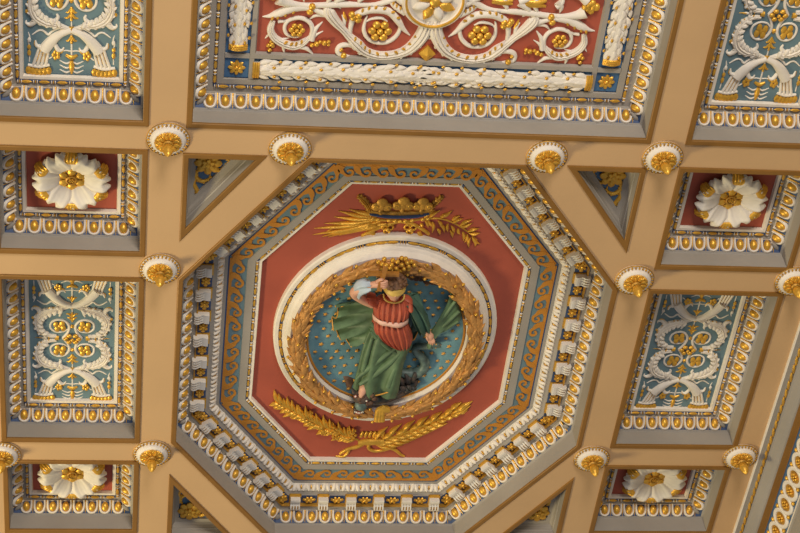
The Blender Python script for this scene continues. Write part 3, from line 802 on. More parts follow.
    box(-.030, .030, .068, .078, -.004, .011, 'gold'); box(-.030, -.024, .0, .078, -.002, .007, 'gilt'); box(.024, .030, .0, .078, -.002, .007, 'gilt')
    CAP = to_mesh(mb, 'gilded_cap', smooth=False)
    mb = MB()
    for j in range(6): blob(mb, (.017*math.cos(j*PI/3), .013*math.sin(j*PI/3), .007), (.011, .008, .008), 'gold', j*PI/3, 7, 4)
    blob(mb, (0, 0, .011), (.010, .009, .008), 'gold'); blob(mb, (.026, 0, .004), (.008, .010, .005), 'gold'); blob(mb, (-.026, 0, .004), (.008, .010, .005), 'gold')
    ROS = to_mesh(mb, 'rosette')
    org = ORG[r.name]
    for i, a, b, ln, d, nrm in edges(f, .085, 0):
        if i == 4: continue
        n = 7 if i in (2, 6) else 6
        mid = (a+b)/2; use = ln - (.10 if i == 0 else .10); p = use/n
        if i in (0,): p = .143
        elif i in (2, 6): p = .139
        for k in range(n):
            s = (k-(n-1)/2)*p; c = mid + d*s
            M = Matrix((Vector((d.x, d.y, 0)), Vector((nrm.x, nrm.y, 0)), Vector((0, 0, 1)))).transposed().to_4x4()
            q = inst('bracket', BR, r, T(c.x-org[0], c.y-org[1], -.187-org[2]) @ M)
            inst('gilded_cap', CAP, q, Matrix())
        for k in range(n+1):
            s = (k-n/2)*p; c = mid + d*s + nrm*.045
            M = Matrix((Vector((d.x, d.y, 0)), Vector((nrm.x, nrm.y, 0)), Vector((0, 0, 1)))).transposed().to_4x4()
            inst('rosette', ROS, r, T(c.x-org[0], c.y-org[1], -.187-org[2]) @ M)
octagon()

# ------------------------------------------------------------------ medallion, wreath
def medallion():
    r = thing('medallion', 'oval medallion with white rim and starred blue dish on the red octagon', 'medallion', (MC[0], MC[1], -.25))
    def el(prof, m, nm, n=72, angle=30):
        mb = MB(); lathe(mb, (MC[0], MC[1], 0), [(q, -d) for q, d in prof], m, n, MRX, MRY); part(nm, mb, r, angle=angle)
    el([(1.0, .25), (.998, .226), (.985, .220), (.955, .220), (.950, .228)], 'white', 'outer_rim')
    mb = MB(); lathe(mb, (MC[0], MC[1], 0), [(.956, -.224), (.920, -.224)], 'blue_line', 72, MRX, MRY)
    n = 64
    for k in range(n):
        a = 2*PI*(k+.5)/n; x, y = MC[0]+.938*MRX*math.cos(a), MC[1]+.938*MRY*math.sin(a)
        rot = math.atan2(MRY*math.cos(a), -MRX*math.sin(a))
        if k % 4 == 3:
            for e in (-1, 0, 1): blob(mb, (x+math.cos(rot)*e*.012, y+math.sin(rot)*e*.012, -.221), (.0035, .008, .008), 'gold', rot, 6, 4)
        else: blob(mb, (x, y, -.221), (.030, .0075, .008), 'gold', rot, 6, 4)
    part('bead_band', mb, r)
    el([(.926, .224), (.920, .216), (.905, .214), (.897, .206), (.880, .198), (.865, .184), (.855, .174), (.845, .170), (.765, .168), (.748, .164), (.738, .166), (.712, .198)], 'white', 'inner_rim')
    el([(.712, .197), (.705, .191), (.694, .191), (.688, .198)], 'wave_gold', 'gilded_ring')
    mb = MB(); lathe(mb, (MC[0], MC[1], 0), [(0, -.214), (.25, -.212), (.5, -.206), (.69, -.196)], 'teal', 64, MRX, MRY)
    row = 0; y = -.66
    while y < .66:
        x = -.66 + (.0 if row % 2 else .045)
        while x < .66:
            q = math.hypot(x, y)
            if q < .66:
                cx, cy = MC[0]+x*MRX+random.uniform(-.004, .004), MC[1]+y*MRY+random.uniform(-.004, .004)
                zz = -.214+.038*q*q + .003; R = .0115*random.uniform(.85, 1.15); pts = []
                for j in range(10):
                    a = j*PI/5+random.random()*.1; rr = R if j % 2 == 0 else R*.55; pts.append((cx+rr*math.cos(a)*1.1, cy+rr*math.sin(a), zz))
                mb.add(pts + [(cx, cy, zz+.005)], [(j, (j+1) % 10, 10) for j in range(10)], 'star')
            x += .096
        y += .080; row += 1
    part('starred_dish', mb, r)
medallion()
def wreath():
    r = thing('laurel_wreath', 'gilded laurel wreath around the starred blue dish', 'wreath', (MC[0], MC[1], -.2))
    R0 = .795; mb = MB(); n = 96
    def pt(a, o, z):   # o: offset across the wreath
        q = Vector((math.cos(a)*MRX*R0, math.sin(a)*MRY*R0)); t = Vector((math.cos(a)/MRX, math.sin(a)/MRY)).normalized()
        return (MC[0]+q.x+t.x*o, MC[1]+q.y+t.y*o, z)
    loops = []
    for s, h in ((-1, -.172), (-.85, -.156), (-.4, -.145), (.2, -.145), (.75, -.156), (1, -.172)):
        loops.append([pt(2*PI*i/n, s*.036-.002, h) for i in range(n)])
    bands(mb, loops, 'lilac'); part('core', mb, r)
    lf = MB(); spots = []; rnd = random.Random(9)
    for side in (0, 1):
        N = 27; sd = 1 if side else -1
        for k in range(N):
            a0 = PI/2 + sd*(.13 + (PI-.12)*k/N); st = -sd
            for j in range(5):
                o = (j-2)*.0165; a = a0 + (.055 if j % 2 else 0)*sd
                z = -.144 - .005*abs(j-2)
                b = pt(a, o*.7 + rnd.uniform(-.004, .004), z); tip = pt(a + st*rnd.uniform(.13, .19), o*1.35 + rnd.uniform(-.010, .010), z)
                leaf(lf, b, tip, rnd.uniform(.028, .036), .010, 'wreath', z+.002+rnd.uniform(0, .005), bend=-.06*(j-2)*sd+rnd.uniform(-.10, .10))
            if k % 2 == 0:
                spots.append(pt(a0, -.036+rnd.uniform(-.006, .006), -.140)); spots.append(pt(a0+.06, .040+rnd.uniform(-.006, .006), -.140))
            elif k % 4 == 1: spots.append(pt(a0, rnd.uniform(-.018, .018), -.130))
    part('leaves', lf, r); org = ORG[r.name]
    bm = MB(); blob(bm, (0, 0, 0), (.0085, .0085, .0085), 'gold', 0, 8, 5); BE = to_mesh(bm, 'berry')
    for q in spots: inst('berry', BE, r, T(q[0]-org[0], q[1]-org[1], q[2]-org[2]))
    bm = MB(); blob(bm, (0, 0, 0), (.0115, .0115, .0115), 'gold', 0, 9, 6); ME = to_mesh(bm, 'grape')
    cx, cy = at(396, 265, .125); random.seed(3)
    pts = []
    for k in range(260):
        x, y = random.uniform(-.085, .085), random.uniform(-.05, .05)
        if (x/.088)**2+(y/.040)**2 < 1 and all(math.hypot(x-p[0], y-p[1]) > .0185 for p in pts): pts.append((x, y))
    for x, y in pts:
        z = -.132 + .020*(1-(x/.088)**2-(y/.040)**2)
        inst('grape', ME, r, T(cx+x-org[0], cy+y-org[1], z-org[2]))
    rb = MB()
    for a, off in ((-PI/2+.03, 0),):
        for s in (-.02, .0, .02):
            p = [pt(a+s*1.6, o, -.120+.014*math.cos(o*30)) for o in (-.038, -.018, .018, .038)]
            stroke(rb, [(q[0], q[1], .026) for q in p],   .012, 'gold', -.142)
        p = at(377, 412, .135)
        stroke(rb, [(p[0], p[1], .03), (p[0]+.035, p[1]+.012, .05), (p[0]+.06, p[1]+.004, .03)], .014, 'gold', -.144)
    part('ribbon', rb, r)
wreath()

# ------------------------------------------------------------------ crown, keys and branches on the red field
ZR = .25
def c5(x, y): return (320+x/5, 180+y/5)
def S5(mb, l, h, m, D=ZR, **k):
    return stroke(mb, [at(*c5(x, y), D) + (w*.00094,) for x, y, w in l], h, m, -D, **k)
def crown():
    o = at(*c5(400, 130), ZR)
    r = thing('crown', 'gilded crown with blue jewelled band on the red field above the wreath', 'crown', (o[0], o[1], -ZR))
    b = MB(); D = ZR-.004
    S5(b, [(238, 152, 22), (300, 160, 26), (395, 164, 28), (490, 160, 26), (548, 150, 22)], .040, 'gilt')
    S5(b, [(248, 172, 10), (320, 182, 12), (395, 185, 12), (480, 182, 12), (540, 170, 10)], .052, 'gold')
    part('band', b, r)
    j = MB(); 
    S5(j, [(246, 162, 10), (320, 172, 13), (395, 175, 13), (480, 172, 13), (545, 160, 10)], .046, 'blue_line', hw=2.2)
    for x, y in ((258, 164), (285, 168), (340, 172), (370, 174), (395, 176), (422, 174), (455, 172), (508, 167), (535, 163)):
        p = at(*c5(x, y), ZR); blob(j, (p[0], p[1], -ZR+.046), (.011, .009, .009), 'gold')
    part('jewelled_band', j, r)
    for x, y, sc in ((308, 105, 1), (415, 100, 1.05), (512, 102, 1)):
        m = MB(); p = at(*c5(x, y+12), ZR)
        for dx, dy, q in ((-.024, -.006, .022), (.024, -.006, .022), (0, .016, .024), (0, -.004, .02)):
            blob(m, (p[0]+dx*sc, p[1]+dy*sc, -ZR+.018), (q*sc*1.12, q*sc*1.08, .011), 'gilt', 0, 12, 7)
        for dx in (-.03, .03):
            L = [(p[0]+dx*sc+.011*math.cos(t)*(1-.1*t), p[1]-.004+.011*math.sin(t)*(1-.1*t), .007) for t in [k*.9 for k in range(7)]]
            stroke(m, L, .010, 'gold', -ZR+.026, k=2)
        stroke(m, [(p[0], p[1]-.01, .02), (p[0], p[1]-.035, .024), (p[0], p[1]-.055, .03)], .026, 'gilt', -ZR)
        part('trefoil', m, r)
    for l in ([(250, 150, 30), (236, 120, 30), (215, 95, 34), (190, 72, 14)], [(545, 148, 24), (566, 122, 24), (590, 98, 28), (616, 76, 10)]):
        m = MB(); L = S5(m, l, .03, 'gilt', groove=1); fringe(m, L, 1, 'gilt', -ZR, .012, 3); fringe(m, L, -1, 'gilt', -ZR, .010, 3)
        part('side_leaf', m, r)
crown()
def palm(name, label, stem, leaves, D=ZR, wd=.030, m='gold', conv=c5):
    p0 = at(*conv(*stem[0][:2]), D)
    r = thing(name, label, 'branch', (p0[0], p0[1], -D))
    s = MB(); L = stroke(s, [at(*conv(x, y), D) + (w,) for x, y, w in stem], .018, m, -D); part('stem', s, r)
    l = MB()
    for (x0, y0), (x1, y1), b in leaves:
        leaf(l, at(*conv(x0, y0), D), at(*conv(x1, y1), D), wd, .020, m, -D+.002, bend=b)
    part('leaves', l, r)
palm('palm_branch', 'gilded palm leaf pointing out from behind the crown', [(400, 200, .014), (250, 200, .016), (120, 215, .010), (30, 260, .005)],
     [((300, 168), (145, 145), .05), ((290, 178), (90, 152), .06), ((285, 186), (70, 182), .05), ((280, 192), (20, 215), .04), ((270, 200), (-30, 240), .03), ((300, 205), (-38, 272), .02), ((260, 212), (10, 282), -.02), ((290, 216), (40, 284), -.03), ((300, 222), (95, 276), -.04), ((320, 222), (160, 262), -.05), ((330, 215), (205, 245), -.05)], wd=.022)
def sprig(name, label, stem, leaves, conv, D=ZR, m='gold', wd=.016, blossoms=()):
    p0 = at(*conv(*stem[0][:2]), D); r = thing(name, label, 'branch', (p0[0], p0[1], -D))
    s = MB(); stroke(s, [at(*conv(x, y), D) + (w,) for x, y, w in stem], .014, m, -D); part('stem', s, r)
    l = MB()
    for (x0, y0), (x1, y1), b in leaves:
        leaf(l, at(*conv(x0, y0), D), at(*conv(x1, y1), D), wd, .016, m, -D+.004, bend=b)
    part('leaves', l, r)
    if blossoms:
        f = MB()
        for x, y, rr in blossoms: flower(f, at(*conv(x, y), D), rr, m, -D+.012, 5)
        part('blossoms', f, r)
olv = [((520, 190), (575, 145), .1), ((545, 186), (600, 150), .1), ((600, 180), (660, 150), -.1), ((605, 185), (640, 165), .1), ((660, 200), (700, 175), .1), ((665, 210), (715, 190), .1), ((700, 225), (762, 195), .1), ((705, 228), (760, 212), -.1), ((740, 255), (795, 240), .1), ((745, 262), (800, 262), -.1), ((760, 280), (800, 318), -.1), ((770, 290), (775, 330), .1),
       ((525, 200), (540, 235), .1), ((540, 200), (575, 230), -.1), ((560, 205), (560, 262), .1), ((590, 200), (610, 240), .1), ((600, 215), (622, 262), .1), ((640, 215), (640, 258), -.1), ((655, 225), (668, 268), .1), ((650, 250), (662, 285), .1), ((690, 240), (700, 270), -.1), ((712, 255), (715, 302), .1), ((735, 268), (722, 310), .1), ((750, 285), (745, 335), -.1), ((585, 240), (600, 272), .1), ((500, 215), (515, 232), .1)]
sprig('olive_branch', 'slender gilded olive sprig spreading from behind the crown', [(430, 205, .012), (520, 194, .011), (600, 192, .010), (670, 215, .009), (735, 255, .008), (785, 300, .005)], olv, c5, wd=.017)
def key_(label, l, bow, bit):
    D = ZR; o = at(*c5(*l[0][:2]), D); r = thing('key', label, 'key', (o[0], o[1], -D))
    s = MB(); S5(s, l, .022, 'gold'); part('shaft', s, r)
    b = MB(); p = at(*c5(*bow), D)
    for j in range(3):
        a = j*2*PI/3+.5; stroke(b, [(p[0]+.016*math.cos(a)+.013*math.cos(t), p[1]+.016*math.sin(a)+.013*math.sin(t), .010) for t in [q*PI/4 for q in range(9)]], .018, 'gold', -D+.006, k=2)
    blob(b, (p[0], p[1], -D+.014), (.012, .012, .012), 'gold'); part('bow', b, r)
    t = MB()
    for q in bit: S5(t, q, .018, 'gold')
    part('bit', t, r)
key_('gilded key under the crown slanting towards the palm leaf', [(395, 208, 14), (330, 225, 18), (260, 252, 20), (208, 278, 16)], (336, 238), [[(232, 262, 20), (262, 262, 26), (270, 282, 20)], [(205, 280, 16), (240, 290, 14)]])
key_('gilded key under the crown slanting towards the olive sprig', [(405, 208, 14), (470, 222, 18), (520, 250, 20), (545, 268, 14)], (450, 240), [[(495, 255, 20), (500, 275, 24), (525, 290, 16)], [(530, 260, 16), (545, 272, 14)]])

def c6(x, y): return (265+x/6.667, 390+y/6.667)
def c7(x, y): return (365+x/6.667, 390+y/6.667)
lv = []
random.seed(11)
st6 = [(620, 330, .012), (520, 300, .011), (420, 262, .011), (320, 215, .010), (220, 160, .009), (140, 110, .008), (90, 75, .005)]
for k in range(26):
    f = k/25; x = 600-500*f; y = 322-(322-82)*f - 18*math.sin(f*PI)*-1
    for s in (-1, 1):
        ln = 66+22*random.random(); an = math.radians(205 + s*(38+random.uniform(-12, 12)))
        lv.append(((x, y), (x+ln*math.cos(an)*1.0, y+ln*math.sin(an)*1.15), .08*s))
sprig('laurel_branch', 'gilded laurel branch with blossoms on the red field below the wreath', st6, lv, c6, wd=.026,
      blossoms=[(455, 250, .028), (470, 300, .024), (580, 290, .026), (585, 260, .02), (300, 140, .018), (180, 160, .016), (390, 270, .02)])
pl = []
for k in range(13):
    f = k/12; x = 60+560*f; y = 340-205*f**1.15
    if k % 2 == 0: pl.append(((x, y), (x+95-18*f, y-100+42*f), .10))
    else: pl.append(((x+10, y-6), (x+110-10*f, y-58+10*f), .06))
    pl.append(((x, y+8), (x+120-55*f, y-12*f+8), -.04)); 
    if k < 9: pl.append(((x+10, y+18), (x+150-50*f, y+42-52*f), -.05))
pl += [((600, 150), (718, 70), .02), ((590, 160), (705, 100), -.03), ((570, 130), (645, 78), .08)]
palm('palm_branch', 'broad gilded palm branch on the red field below the wreath', [(30, 350, .016), (200, 310, .016), (400, 230, .014), (600, 140, .010), (700, 80, .005)], pl, conv=c7, wd=.025)
rb = MB()
def S6(l, h=.018, D=ZR-.002): stroke(rb, [at(*c6(x, y), D) + (w*.00071,) for x, y, w in l], h, 'gold', -D)
for q in range(6): S6([(640+28*q, 312, 22), (646+28*q, 290, 26), (656+28*q, 276, 16)], .03)
S6([(690, 340, 26), (620, 375, 30), (560, 390, 26), (520, 410, 24), (500, 425, 18)]); S6([(560, 392, 26), (548, 420, 24), (520, 442, 20), (470, 440, 10)])
S6([(700, 345, 26), (690, 385, 26), (730, 405, 24), (790, 400, 22), (830, 390, 18)]); S6([(830, 385, 22), (870, 400, 24), (905, 430, 20), (930, 440, 14)])
S6([(620, 350, 40), (700, 340, 60), (790, 340, 50)], .028)
o = at(*c6(700, 340), ZR); solo('ribbon', rb, 'gilded ribbon bow tying the laurel and palm branches together', 'ribbon', (o[0], o[1], -ZR))
#FIGURE
# ------------------------------------------------------------------ the relief figure in the dish
def A3(u, v, D): D -= .075; a = at(u, v, D); return Vector((a[0], a[1], -D))
def loft(mb, rings, m, n=40, k=4, folds=0, amp=0.0, phase=0.0, grow=0.0, caps=True):
    """closed body through rings (uL, vL, uR, vR, depth, half thickness); folds ripple its surface"""
    R = []
    for uL, vL, uR, vR, D, b in rings:
        p, q = A3(uL, vL, D), A3(uR, vR, D); R.append(tuple(p) + tuple(q) + (b,))
    L = spline(R, k); loops = []; rnd = random.Random(5); N = len(L)
    jit = [rnd.uniform(-.35, .35) for _ in range(n)]
    for i, r in enumerate(L):
        p, q, b = Vector(r[:3]), Vector(r[3:6]), r[6]; c, ax = (p+q)/2, (q-p)/2; f = i/(N-1); lo = []
        for j in range(n):
            t = 2*PI*j/n; w1 = folds*t + phase*f + 1.1*math.sin(2*t+1.5*f); w2 = 1.73*folds*t - .8*phase*f + 2
            g = 1 + amp*(1+grow*f)*(.65*math.cos(w1) + .35*math.cos(w2))
            lo.append(c + ax*math.cos(t)*(1+(g-1)*.5) + Vector((0, 0, b*math.sin(t)*g)) + Vector((0, 0, amp*.15*math.cos(w1)*abs(math.sin(t)))))
        loops.append(lo)
    bands(mb, loops, m)
    if caps: polygon(mb, loops[0], m); polygon(mb, loops[-1], m)
    return loops
def drape(mb, a, b, m, D0, D1, folds, amp, k=6, n=28, thick=.010):
    """a sheet of cloth from the pixel line a (depths D0) to the pixel line b (depths D1), folds running across"""
    LA, LB = spline([tuple(A3(u, v, d)) for (u, v), d in zip(a, D0)], k), spline([tuple(A3(u, v, d)) for (u, v), d in zip(b, D1)], k)
    M = len(LA); g = []
    for i in range(M):
        s = i/(M-1)
        for j in range(n+1):
            t = j/n; p = Vector(LA[i]).lerp(Vector(LB[i]), t)
            g.append(p + Vector((0, 0, amp*(.35+.65*t)*math.sin(folds*2*PI*s + 1.3*math.sin(2.2*t+4*s)) + .35*amp*math.sin(folds*5.3*s+2*t))))
    fs = [(i*(n+1)+j, i*(n+1)+j+1, (i+1)*(n+1)+j+1, (i+1)*(n+1)+j) for i in range(M-1) for j in range(n)]
    o = len(g); back = [p - Vector((0, 0, thick)) for p in g]
    W1 = n+1; rim = list(range(W1)) + [i*W1+n for i in range(1, M)] + [(M-1)*W1+j for j in range(n-1, -1, -1)] + [i*W1 for i in range(M-2, 0, -1)]
    mb.add(g+back, fs + [tuple(x+o for x in f) for f in fs] + [(rim[q], rim[(q+1) % len(rim)], rim[(q+1) % len(rim)]+o, rim[q]+o) for q in range(len(rim))], m)
    return [g[i*W1+n] for i in range(M)]
def skin_chain(mb, chains, m, sides=10):
    for ch in chains: tube(mb, [tuple(A3(u, v, d)) + (r,) for u, v, d, r in ch], m, sides, 5)

def figure():
    c = A3(390, 335, .27)
    r = thing('relief_figure', 'blindfolded woman in red tunic and green cloak standing in relief in the starred dish', 'figure', tuple(c))
    # ---- body: neck, head with face, arms and hands, one foot
    mb = MB()
    hd = A3(394.2, 287.5, .155)
    tilt = Matrix.Rotation(math.radians(-6), 3, 'X')      # the face looks down into the room
    vs = []; fs = []; nu, nv = 28, 20
    for i in range(nv+1):
        f = PI*i/nv
        for j in range(nu):
            t = 2*PI*j/nu; x, y, z = math.sin(f)*math.cos(t), math.cos(f), math.sin(f)*math.sin(t)   # y up, z = front of the face
            wx = .0455*(1 - .22*max(0, -y)**1.3); p = Vector((x*wx, y*.060, z*.050))
            if z > 0:
                nose = math.exp(-((x*wx)/.0065)**2)*math.exp(-((y+.12)/.20)**2); p.z += .014*nose*(.6+.4*(y < -.05))
                for s in (-1, 1):
                    e = math.exp(-((x*wx-s*.017)/.009)**2-((y-.08)/.10)**2); p.z -= .006*e
                    ck = math.exp(-((x*wx-s*.022)/.014)**2-((y+.30)/.20)**2); p.z += .003*ck
                mth = math.exp(-((x*wx)/.014)**2); p.z += .005*mth*(math.exp(-((y+.50)/.05)**2)+math.exp(-((y+.62)/.05)**2)-1.2*math.exp(-((y+.56)/.025)**2))
                p.z += .006*math.exp(-((x*wx)/.014)**2-((y+.85)/.12)**2)
            vs.append(hd + tilt @ p)
    fs = [(i*nu+j, i*nu+(j+1) % nu, (i+1)*nu+(j+1) % nu, (i+1)*nu+j) for i in range(nv) for j in range(nu)]
    mb.add(vs, fs, 'skin')
    for s in (-1, 1): blob(mb, hd + tilt @ Vector((s*.046, .0, -.004)), (.008, .016, .012), 'skin')
    skin_chain(mb, [
        [(394, 303, .21, .030), (394, 299, .19, .024), (394, 294, .170, .023)],
        # raised arm: shoulder, elbow, wrist, palm
        [(373, 303, .215, .026), (363, 299, .195, .024), (354.5, 293, .165, .024), (361, 289, .140, .022), (370, 285.5, .120, .016), (374, 284.6, .114, .016), (379, 284, .110, .020), (382, 284.5, .108, .014)],
        # lowered arm and hand
        [(411, 305, .215, .028), (419, 317, .215, .025), (424.5, 327, .205, .022), (428, 333, .198, .016), (430, 336, .195, .018), (431, 339, .193, .013)],
        # foot on the monster's head
        [(364, 384, .20, .022), (363, 390, .185, .022), (361.5, 394, .170, .016), (360.5, 397, .165, .010)]], 'skin')
    # fingers closed round the shaft of the cross
    for q, (dv, ln) in enumerate(((-2.6, 1.0), (-.9, 1.08), (.9, 1.02), (2.5, .85))):
        tube(mb, [tuple(A3(380, 284+dv*.75, .108)) + (.0075,), tuple(A3(384, 283.6+dv*.9, .094)) + (.0078,), tuple(A3(384+2.4*ln, 284+dv, .086)) + (.0072,), tuple(A3(383+1.2*ln, 285.2+dv, .078)) + (.0062,), tuple(A3(380.5, 285.8+dv, .078)) + (.005,)], 'skin', 7, 3)
    tube(mb, [tuple(A3(377, 282, .106)) + (.009,), tuple(A3(380, 280, .094)) + (.0085,), tuple(A3(383, 279.6, .086)) + (.006,)], 'skin', 7, 3)
    # fingers of the lowered hand, slightly curled round the drapery
    for du, dv, ln in ((-2.2, .4, .85), (-.8, 1.0, 1.0), (.7, .9, 1.05), (2.0, .2, .9)):
        tube(mb, [tuple(A3(430.5+du*.7, 337.6, .193)) + (.0072,), tuple(A3(431.2+du, 339.6+dv, .188)) + (.0072,), tuple(A3(431.8+du*1.1, 339.8+dv+2.0*ln, .186)) + (.0062,), tuple(A3(431.6+du*1.1, 340.6+dv+3.0*ln, .192)) + (.0045,)], 'skin', 7, 3)
    tube(mb, [tuple(A3(428, 335.5, .19)) + (.008,), tuple(A3(427.2, 338, .184)) + (.0075,), tuple(A3(428.2, 340.4, .182)) + (.005,)], 'skin', 7, 3)
    part('body', mb, r, angle=60)
    # ---- hair: cap of locks
    hb = MB(); vs = []; rnd = random.Random(2)
    for i in range(13):
        f = PI*.62*i/12
        for j in range(32):
            t = 2*PI*j/32; g = 1.06 + .05*math.sin(7*t+5*f) + .035*math.sin(15*t-8*f)
            x, y, z = math.sin(f)*math.cos(t), math.cos(f), math.sin(f)*math.sin(t)
            if z > 0 and y < .42: y = .42 - (.42-y)*.12; g *= 1.0
            vs.append(hd + tilt @ Vector((x*.050*g, y*.066*g, z*.054*g)))
    hb.add(vs, [(i*32+j, i*32+(j+1) % 32, (i+1)*32+(j+1) % 32, (i+1)*32+j) for i in range(12) for j in range(32)], 'hair')
    for k in range(26):
        t = rnd.uniform(0, 2*PI); f = rnd.uniform(.1, 1.25); x, y, z = math.sin(f)*math.cos(t), math.cos(f), math.sin(f)*math.sin(t)
        blob(hb, hd + tilt @ Vector((x*.053, max(y, .25)*.070, z*.057)), (.013, .010, .010), 'hair', rnd.uniform(0, 3), 7, 5)
    part('hair', hb, r, angle=60)
    # ---- blindfold
    bl = MB(); loops = []
    for y, g in ((.46, 1.02), (.44, 1.10), (.30, 1.14), (.16, 1.13), (.02, 1.16), (-.10, 1.13), (-.13, 1.03)):
        lo = []
        for j in range(36):
            t = 2*PI*j/36; q = math.sqrt(max(0, 1-y*y)); dip = .06*math.sin(3*t+8*y)
            lo.append(hd + tilt @ Vector((q*math.cos(t)*.0455*g, (y+dip*.3-.10*math.sin(t))*.060, q*math.sin(t)*.052*g)))
        loops.append(lo)
    bands(bl, loops, 'scarf'); part('blindfold', bl, r, angle=60)
    # ---- tunic and sash
    tn = MB()
    loft(tn, [(385, 297, 404, 298, .185, .020), (376, 298.5, 409, 300.5, .190, .042), (373.5, 305, 410.5, 307, .185, .056), (373.5, 312, 409, 314.5, .185, .056), (374, 317, 407, 320, .195, .046),
              (372, 323, 410, 327, .195, .056), (373.5, 330, 412.5, 336, .200, .058), (382, 338, 411, 343, .205, .054), (394, 344.5, 407.5, 347.5, .215, .036)], 'tunic', 120, 5, 21, .034, 1.0)
    # short sleeves
    loft(tn, [(376, 296, 378, 306, .195, .034), (370, 294, 373, 304, .190, .036), (366.5, 293.5, 368, 302, .188, .032)], 'tunic', 28, 4, 5, .06)
    loft(tn, [(404, 296, 408, 309, .195, .036), (410, 298, 411, 310, .190, .040), (413.5, 301, 412, 309, .200, .028)], 'tunic', 28, 4, 5, .06)
    lo = [A3(385+2*math.cos(a), 297, .16) for a in (0,)]
    part('tunic', tn, r, angle=60)
    nb = MB(); tube(nb, [tuple(A3(u, v, d)) + (.0042,) for u, v, d in ((383.5, 294, .178), (384.5, 298.5, .160), (388, 301.5, .148), (394, 302.8, .143), (400, 301.8, .148), (403.5, 299, .160), (404.5, 294.5, .178))], 'scarf', 7, 4)
    part('neckline', nb, r)
    sa = MB(); loft(sa, [(373, 313.6, 408.5, 316.4, .190, .056), (372.3, 315.5, 408.8, 318.6, .190, .062), (372.6, 317.6, 408.6, 320.8, .192, .058)], 'sash', 48, 3, 6, .02, caps=False)
    part('sash', sa, r, angle=60)
    # ---- blue-white sleeve of the raised forearm
    sl = MB(); loft(sl, [(352.8, 292.5, 361, 296.5, .172, .026), (353.6, 286.5, 361.5, 294, .155, .032), (359, 281.8, 363.5, 292, .143, .034), (366, 280.8, 367.5, 290.5, .130, .030), (370.2, 281.6, 370.6, 288.6, .123, .024)], 'sleeve', 28, 4, 5, .05, 2)
    part('sleeve', sl, r, angle=60)
    # ---- green skirt
    sk = MB()
    loft(sk, [(373, 325, 409, 337, .220, .044), (367, 335, 411.5, 345.5, .225, .058), (362.5, 349, 406.5, 355, .230, .068), (358.5, 366, 402.5, 370, .236, .072), (354.5, 381, 399.5, 384, .240, .072), (353.2, 388, 397.2, 391, .244, .064)], 'green', 96, 6, 6, .085, 1.6, 1.6)
    def fold(l, h=.020, dz=-.101):
        stroke(sk, [tuple(A3(u, v, .165)[:2]) + (w,) for u, v, w in l], h, 'green', dz)
    for off in (0, 4.5, 9.5):
        fold([(371, 326+off*.8, .020), (380, 333+off, .030), (390, 340+off*1.1, .030), (399, 346.5+off, .026), (407, 347+off*.6, .012)], .020, -.109)
    fold([(404, 350, .016), (392, 362, .030), (374, 376, .034), (360, 386, .018)])
    fold([(398, 348, .014), (384, 358, .026), (368, 370, .030), (357, 380, .016)])
    fold([(402, 356, .014), (394, 372, .030), (388, 388, .030)])
    fold([(372, 340, .014), (367, 356, .026), (363, 372, .024)])
    part('skirt', sk, r, angle=60)
    hm = MB()
    tube(hm, [tuple(A3(u, v, d)) + (.0034,) for u, v, d in ((375.5, 395.5, .172), (382, 394, .170), (389, 391.8, .172), (395, 389.5, .185))], 'star', 6, 3)
    # ---- cloak: the blown side and the side over the lowered arm
    ck = MB()
    e1 = drape(ck, [(372, 298), (373, 306), (373, 314), (372, 322), (370, 331), (367, 341)], [(335, 303), (338, 311), (332.5, 320), (334.5, 330), (342, 338), (353, 346)], 'green', [.225]*6, [.268, .262, .258, .255, .252, .245], 4.5, .020, 7, 30)
    e2 = drape(ck, [(404, 297), (411, 300), (413, 311), (413, 322), (410, 334), (407, 345)], [(412, 291), (419, 297), (424.5, 309), (429, 323), (421, 330.5), (411, 340)], 'green_dark', [.235, .225, .215, .212, .215, .22], [.262, .25, .222, .205, .212, .225], 3.5, .013, 7, 22)
    loft(ck, [(402, 300, 414, 299, .205, .040), (407, 309, 421, 306, .200, .046), (412, 319, 426.5, 316, .197, .046), (416, 328, 429.5, 324, .195, .040), (419, 332.5, 430.5, 328, .194, .034)], 'green_dark', 40, 5, 7, .07, .8, 2.5)
    part('cloak', ck, r, angle=60)
    for e in (e1, e2[len(e2)*3//5:]):
        tube(hm, [tuple(p)+(.003,) for p in e[::2]], 'star', 6, 2)
    part('gold_hem', hm, r)
    # ---- cross held in the raised hand
    cr = MB()
    def beam(p, q, w):
        p, q = A3(*p), A3(*q); d = (q-p).normalized(); u = d.cross(Vector((0, 0, 1))).normalized()*w; v = u.cross(d).normalized()*w*.8
        cr.add([p+u+v, p-u+v, p-u-v, p+u-v, q+u+v, q-u+v, q-u-v, q+u-v], [(0, 1, 2, 3), (4, 5, 6, 7), (0, 1, 5, 4), (1, 2, 6, 5), (2, 3, 7, 6), (3, 0, 4, 7)], 'wood')
    k = thing('cross', 'gilded wooden cross held up beside the blindfolded head', 'cross', tuple(A3(382, 280, .1)))
    beam((385.6, 266.5, .125), (379, 291, .072), .0098); part('upright', cr, k, smooth=False)
    cr = MB(); beam((367.3, 273.2, .115), (399, 274.2, .115), .0098); part('crossbar', cr, k, smooth=False)
    # ---- drapery streaming from the lowered hand
    dr = MB(); drape(dr, [(427, 347), (430, 337), (437, 324), (446, 307), (452, 290)], [(429, 348), (433.5, 340), (443, 332), (455, 325), (462, 315)], 'green', [.20, .19, .20, .225, .25], [.20, .19, .20, .225, .25], 1.5, .010, 7, 20)
